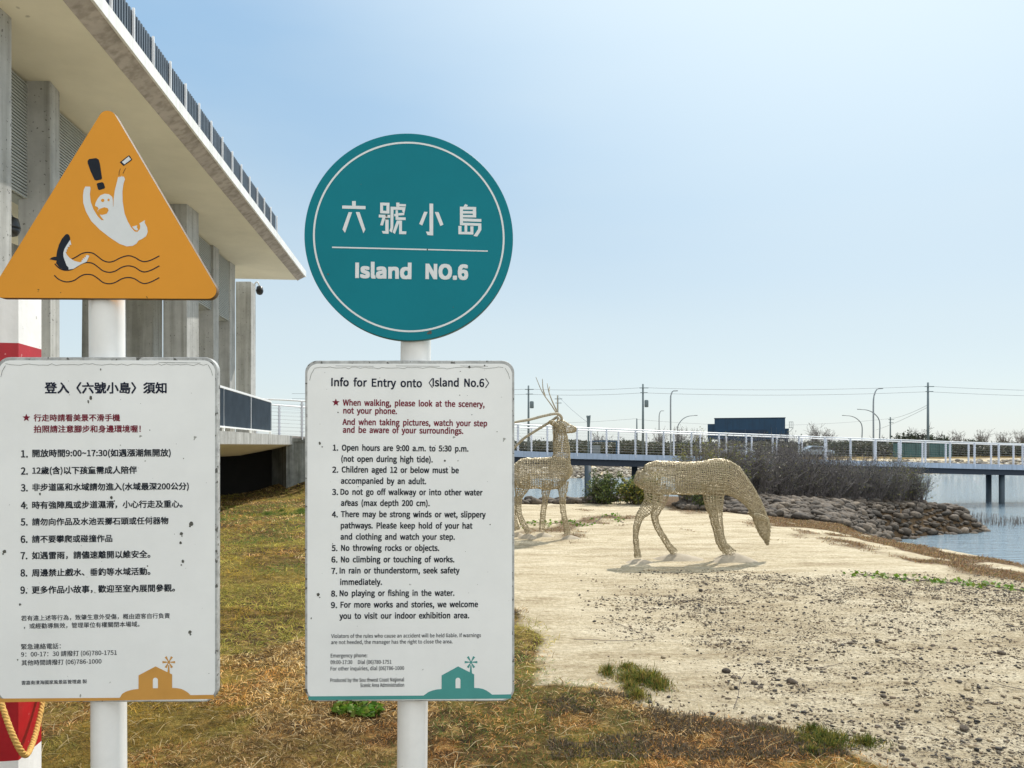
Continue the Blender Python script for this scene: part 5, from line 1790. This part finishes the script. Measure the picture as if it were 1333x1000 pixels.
tops = {}
for px_, top, d, lab in [(688, 502, 98, 'tall power pole behind the antlers of the standing deer'), (837, 500, 96, 'tall power pole with a transformer rising behind the grazing deer'), (1208, 498, 92, 'tallest dark power pole at the right, above the trees'),
                         (726, 515, 112, 'slender power pole rising behind the head of the standing deer'), (829, 545, 140, 'short distant pole just left of the transformer pole'), (1159, 543, 150, 'short distant pole left of the tallest power pole')]:
    r_, t_ = lum_pole(px_, top, d, 0, lab, 'pole')
    tops[px_] = t_
    if px_ in (688, 837):
        hgt = t_.z - r_.location.z
        MB().lathe([(0.22, hgt - 2.9), (0.25, hgt - 2.8), (0.25, hgt - 2.1), (0.2, hgt - 2.0)], 12, (0.42, -0.1, 0)).build('transformer', M['farpole'], r_, True)
for px_, d, arm, lab in [(873, 95, (877, 509, 1.0), 'tall street lamp with a short curved arm, right of the transformer pole'), (882, 128, (904, 541, 2.0), 'street lamp with a long arm reaching right toward the blue building'), (858, 150, (861, 535, 1.2), 'thin distant street lamp beside the transformer pole'),
                         (1137, 95, (1144, 506, 1.6), 'tallest street lamp at the right with its short arm to the right'), (1145, 125, (1120, 533, 2.0), 'street lamp with a long arm to the left beside the tallest lamp'), (1122, 135, (1100, 541, 1.8), 'lower street lamp with a long arm to the left, left of the tallest lamp')]:
    lum_pole(px_, 0, d, 0, lab, 'lamp', arm)

# wires
def wire(a, b_, sag, label, r_=0.022):
    a, b_ = Vector(a), Vector(b_)
    pts = [a.lerp(b_, q / 20) - Vector((0, 0, sag * 4 * (q / 20) * (1 - q / 20))) for q in range(21)]
    mid = Vector(a)
    o = MB().tube([p - mid for p in pts], r_, 4).build('power_line', M['linewire'])
    o.location = mid
    tag(o, label, 'power line', 'power lines across the sky')


dz = lambda p, z_, x_=0: p + Vector((x_, 0, z_))
wl = P(300, 520, 105)
wr = P(1500, 505, 90)
for q, (z_, tx) in enumerate([(-0.45, 'top'), (-1.1, 'second')]):
    wire(dz(P(380, 508, 99), z_), dz(tops[688], z_), 0.15, f'{tx} power line running left from the pole behind the antlers')
    wire(dz(tops[688], z_), dz(tops[837], z_), 0.2, f'{tx} power line between the antler pole and the transformer pole')
    wire(dz(tops[837], z_), dz(tops[1208], z_), 0.35, f'{tx} long power line above the blue building')
    wire(dz(tops[1208], z_), dz(wr, z_), 0.2, f'{tx} power line leaving the tallest pole to the right edge')
wire(P(660, 551, 130), P(829, 545, 140), 0.3, 'low distant line from the antlers to the short pole')
wire(P(829, 546, 140), P(1159, 545, 150), 1.2, 'low distant line passing behind the blue building')
wire(P(1159, 545, 150), P(1208, 527, 92), 0.3, 'line rising from the short pole to the tallest pole')
wire(P(1140, 560, 150), P(1208, 530, 92), 0.2, 'stay wire slanting down left of the tallest pole')
wire(P(728, 517, 112), P(768, 552, 80), 0.2, 'wire slanting down from the slender pole to the floodlight pole')

# floodlight pole, blue gate
xx = far_xy(766, 80); z0 = gz(xx, 80)
fp = empty('floodlight_pole', (xx, 80, z0), 'short pole with a dark box on top behind the bridge railing', 'lamp post')
h_ = EYE + (HOR - 545) / F * 80 - z0
MB().tube([(0, 0, 0), (0, 0, h_)], 0.09, 8).build('shaft', M['farpole'], fp)
MB().hexa([(-0.14, -0.1, h_ - 0.9), (0.14, -0.1, h_ - 0.9), (0.14, 0.1, h_ - 0.9), (-0.14, 0.1, h_ - 0.9)], [(-0.17, -0.35, h_ + 0.25), (0.2, -0.35, h_ + 0.35), (0.2, 0.1, h_ + 0.35), (-0.17, 0.1, h_ + 0.25)]).build('lamp_box', M['farpole'], fp, bevel=0.03)
MB().box(-0.22, -0.06, -0.4, 0.0, h_ + 0.1, h_ + 0.3).build('lamp_head', M['farpole'], fp)
xx = far_xy(770, 78); z0 = gz(xx, 78) - 0.05
gt = empty('blue_gate_frame', (xx, 78, z0), 'blue steel gate frame standing on the far shore behind the bridge', 'gate')
for dx in (0, 2.55):
    MB().box(dx - 0.07, dx + 0.07, -0.07, 0.07, 0, 2.0).build('gate_post', M['bluewall'], gt)
MB().box(0.075, 2.475, -0.06, 0.06, 1.86, 2.0).build('crossbeam', M['bluewall'], gt)
MB().box(0.075, 0.9, -0.03, 0.03, 0.3, 1.5).build('gate_leaf', M['greyclad'], gt)

# blue building
d = 108
bx0, bx1 = far_xy(921, d), far_xy(1021, d)
z0 = gz((bx0 + bx1) / 2, d) - 0.1
zt = EYE + (HOR - 545.5) / F * d
bb = empty('blue_building', (bx0, d, z0), 'flat roofed dark blue building across the water behind the bridge', 'building', rot=(0, 0, -math.atan2((bx0 + bx1) / 2, d)))
Wd = bx1 - bx0; H_ = zt - z0
zl = EYE + (HOR - 572) / F * d - z0
MB().box(0.95, Wd - 0.5, 0, 9, zl, H_).build('upper_storey', M['bluewall'], bb)
MB().box(0, 0.947, 0.3, 8, zl, H_ - 0.7).build('side_block', M['bluewall'], bb)
MB().box(Wd - 0.497, Wd, 0.3, 8, zl, H_ - 1.4).build('side_block', M['bluewall'], bb)
MB().box(3.0, Wd - 3.0, -0.25, -0.003, zl - 0.2, zl + 1.3).build('sign_panel', M['bluedark'], bb)
MB().box(0.9, Wd - 0.45, -0.08, 9.1, H_ + 0.003, H_ + 0.12).build('parapet', M['bluedark'], bb)
MB().box(1.6, Wd - 1.2, 1.0, 8, 0, zl - 0.003).build('ground_floor', M['greyclad'], bb)
for xx in (0.1, 2.4, Wd - 1.7, Wd - 0.6):
    MB().box(xx, xx + 0.5, 0.1, 0.6, 0, zl - 0.003).build('column', M['bluedark'], bb)
for q in range(4):
    MB().box(3.0 + q * 1.5, 4.1 + q * 1.5, 0.93, 0.997, 0.5, 1.7).build('window', M['glass'], bb)
tl = MB()
tl.beam((Wd, 0.5, H_ - 1.3), (Wd + 0.55, 0.5, H_ - 1.3), 0.6, 0.05)
for q in (0.05, 0.28, 0.52):
    tl.beam((Wd + q, 0.25, H_ - 1.3), (Wd + q, 0.25, H_ - 0.5), 0.05, 0.05, up=(0, 1, 0))
tl.beam((Wd, 0.25, H_ - 0.5), (Wd + 0.55, 0.25, H_ - 0.5), 0.05, 0.05)
tl.beam((Wd + 0.05, 0.3, H_ - 1.9), (Wd + 0.55, 0.3, H_ - 1.35), 0.06, 0.06)
tl.build('roof_ladder', M['farpole'], bb)

# green fence and low sheds on the far shore
fx = far_xy(1163, 96); z0 = gz(fx, 96)
fe = empty('green_fence', (fx, 96, z0), 'green corrugated panel fence behind the right part of the bridge', 'fence')
wdt = far_xy(1238, 96) - fx
mb = MB()
for q in range(48):
    xx = wdt * q / 48
    mb.box(xx, xx + wdt / 48 - 0.02, -0.03 * (q % 2), 0.03, -0.1, 1.72)
mb.build('corrugated_panel', M['greenfence'], fe)
for q in range(6):
    MB().box(wdt * q / 5 - 0.05, wdt * q / 5 + 0.05, -0.12, -0.034, -0.1, 1.8).build('fence_post', M['greenfence'], fe)


def car(px_, d, label, facing=1, ln_=4.2):
    xx = far_xy(px_, d); z0 = gz(xx, d)
    c_ = empty('parked_car', (xx, d, z0), label, 'car', 'parked cars across the water')
    prof = [(-2.05, 0.32), (-2.1, 0.72), (-1.75, 0.86), (-1.15, 0.92), (-0.55, 1.36), (0.75, 1.42), (1.5, 1.02), (2.0, 0.92), (2.1, 0.6), (2.05, 0.3)]
    prof = [(a * facing * ln_ / 4.2, b_) for a, b_ in prof]
    poly_slab('body', prof if facing < 0 else prof[::-1], -0.82, 0.82, M['carwhite'], c_, 0.06)
    win = [(-1.0, 0.95), (-0.5, 1.30), (0.70, 1.35), (1.3, 1.0)]
    for yy in (-0.828, 0.8205):
        poly_slab('side_window', [(a * facing, b_) for a, b_ in win], yy, yy + 0.008, M['glass'], c_)
    for a in (-1.3, 1.35):
        for yy in (-0.86, 0.66):
            wh = MB().tube([(a * facing, yy, 0.31), (a * facing, yy + 0.2, 0.31)], 0.31, 16).build('wheel', M['tyre'], c_)
            MB().tube([(a * facing, yy - 0.006, 0.31), (a * facing, yy - 0.001, 0.31)], 0.17, 12).build('hubcap', M['farsteel'], wh)
    for yy in (-0.6, 0.6):
        MB().box(2.06 * facing - 0.04, 2.06 * facing + 0.04, yy - 0.14, yy + 0.14, 0.66, 0.8).build('headlight', M['fascia'], c_)
    return c_


car(958, 92, 'pale blue hatchback parked in front of the blue building', 1)
car(1062, 98, 'white car parked behind the bridge left of the tallest street lamp', -1)
car(1084, 104, 'second white car farther back, nearest the lamp posts', 1)

# trees and hedges of the far shore
def far_tree(px_, d, top, wpx, seed, label, dense=True, group=None):
    g_ = np.random.default_rng(seed)
    xx = far_xy(px_, d); z0 = gz(xx, d) - 0.1
    h_ = EYE + (HOR - top) / F * d - z0
    w_ = wpx / F * d / 2
    root = empty('leafy_tree' if dense else 'bare_tree', (xx, d, z0), label, 'tree', group)
    nst = 16 if dense else 46
    K = 5
    az = g_.uniform(0, 2 * np.pi, nst); sp = g_.uniform(0.1, 1, nst)
    t = np.linspace(0, 1, K)
    paths = np.zeros((nst, K, 3))
    paths[:, :, 0] = (np.cos(az) * sp * w_)[:, None] * t ** 1.3 + np.cumsum(g_.normal(size=(nst, K)) * 0.07, 1)
    paths[:, :, 1] = (np.sin(az) * sp * w_ * 0.7)[:, None] * t ** 1.3
    paths[:, :, 2] = (h_ * g_.uniform(0.6, 1.0, nst))[:, None] * t
    ns = nst * 6
    si = g_.integers(0, nst, ns); ti = g_.integers(1, K, ns)
    d_ = g_.normal(size=(ns, 3)); d_[:, 2] = np.abs(d_[:, 2]) + 0.4; d_ /= np.linalg.norm(d_, axis=1, keepdims=True)
    tp = paths[si, ti][:, None, :] + d_[:, None, :] * (h_ * g_.uniform(0.1, 0.28, ns)[:, None] * np.linspace(0, 1, 3)[None])[:, :, None]
    V1, F1 = tubes_np(paths, (0.06 * (1 - 0.8 * t))[None] * np.ones((nst, 1)))
    V2, F2 = tubes_np(tp, np.tile([0.028, 0.02, 0.010], (ns, 1)))
    link('trunk', np_mesh('trunk', np.concatenate([V1, V2]), np.concatenate([F1, F2 + len(V1)])), M['graytwig'] if not dense else M['twig'], root)
    nl = int(3600 + wpx * 50) if dense else 160
    # leaf clumps
    ncl = 46
    if dense:
        ca = g_.uniform(0, 2 * np.pi, ncl); cr = np.sqrt(g_.uniform(0, 1, ncl))
        cc_ = np.stack([np.cos(ca) * cr * w_, np.sin(ca) * cr * w_ * 0.6, h_ * (0.08 + 0.8 * g_.uniform(0, 1, ncl) ** 1.2 * (1 - 0.45 * cr))], 1)
        li = g_.integers(0, ncl, nl)
        C = cc_[li] + g_.normal(size=(nl, 3)) * np.array([w_ * 0.15, w_ * 0.15, h_ * 0.10])
        C[:, 2] = np.maximum(C[:, 2], 0.1)
        cb = g_.uniform(0.6, 1.35, ncl)[li]
        lc = np.array([(0.045, 0.06, 0.03), (0.06, 0.07, 0.035), (0.035, 0.05, 0.03)])[g_.integers(0, 3, nl)] * cb[:, None]
        sz_ = 0.30
    else:
        C = tp[g_.integers(0, ns, nl), 2]
        lc = np.tile([(0.10, 0.095, 0.06)], (nl, 1)); sz_ = 0.15
    V, Fc, cc = leaves_np(C, sz_ * g_.uniform(0.6, 1.4, len(C)), lc, 0.2, 0.6, seed)
    link('crown', np_mesh('crown', V, Fc, cc), M['leaf'], root)


dense = [(700, 112, 571, 60), (748, 110, 574, 48), (800, 116, 570, 60), (848, 112, 571, 52), (893, 118, 569, 56), (1046, 120, 570, 50), (1098, 125, 571, 60), (1150, 118, 569, 46), (1186, 104, 558, 46), (1222, 108, 562, 46), (1266, 118, 572, 60), (1310, 120, 573, 56), (1350, 118, 572, 56),
         (655, 115, 570, 60), (1000, 132, 568, 60), (560, 118, 570, 120), (450, 118, 570, 120), (370, 118, 572, 80)]
dl = ['behind the chest of the standing deer', 'left of the blue gate frame', 'right of the blue gate frame', 'below the transformer pole', 'beside the long armed lamp', 'right of the blue building', 'behind the white parked cars', 'behind the low armed lamps',
      'left of the tallest power pole, highest of them', 'around the foot of the tallest power pole', 'first right of the green fence', 'second right of the green fence', 'at the right edge beyond the bridge',
      'hidden by the edge of the English notice', 'behind the blue building', 'behind the English notice', 'behind the left half of the English notice', 'behind the near bridge railing between the two notices']
for q, (a_, d, t_, w_) in enumerate(dense):
    far_tree(a_, d, t_, w_, 200 + q, 'dark low tree across the water ' + dl[q], True, 'trees across the water')
bare = [(860, 118, 561, 26, 'above the hedge by the thin street lamp'), (884, 122, 560, 24, 'beside the long armed street lamp'), (908, 124, 562, 24, 'nearest the left wall of the blue building'), (1062, 120, 556, 22, 'behind the white cars, with the tallest wisps'),
        (1078, 126, 560, 20, 'right of the wispy one behind the cars'), (1246, 130, 564, 22, 'first right of the tallest power pole'), (1278, 132, 562, 24, 'second right of the tallest power pole'), (1306, 130, 565, 22, 'third right of the tallest power pole'), (1330, 132, 563, 24, 'at the right edge of the sky line'),
        (778, 118, 566, 22, 'above the blue gate frame')]
for q, (a_, d, t_, w_, lb) in enumerate(bare):
    far_tree(a_, d, t_, w_, 300 + q, 'thin leafless tree ' + lb, False, 'bare trees across the water')
print('script done')
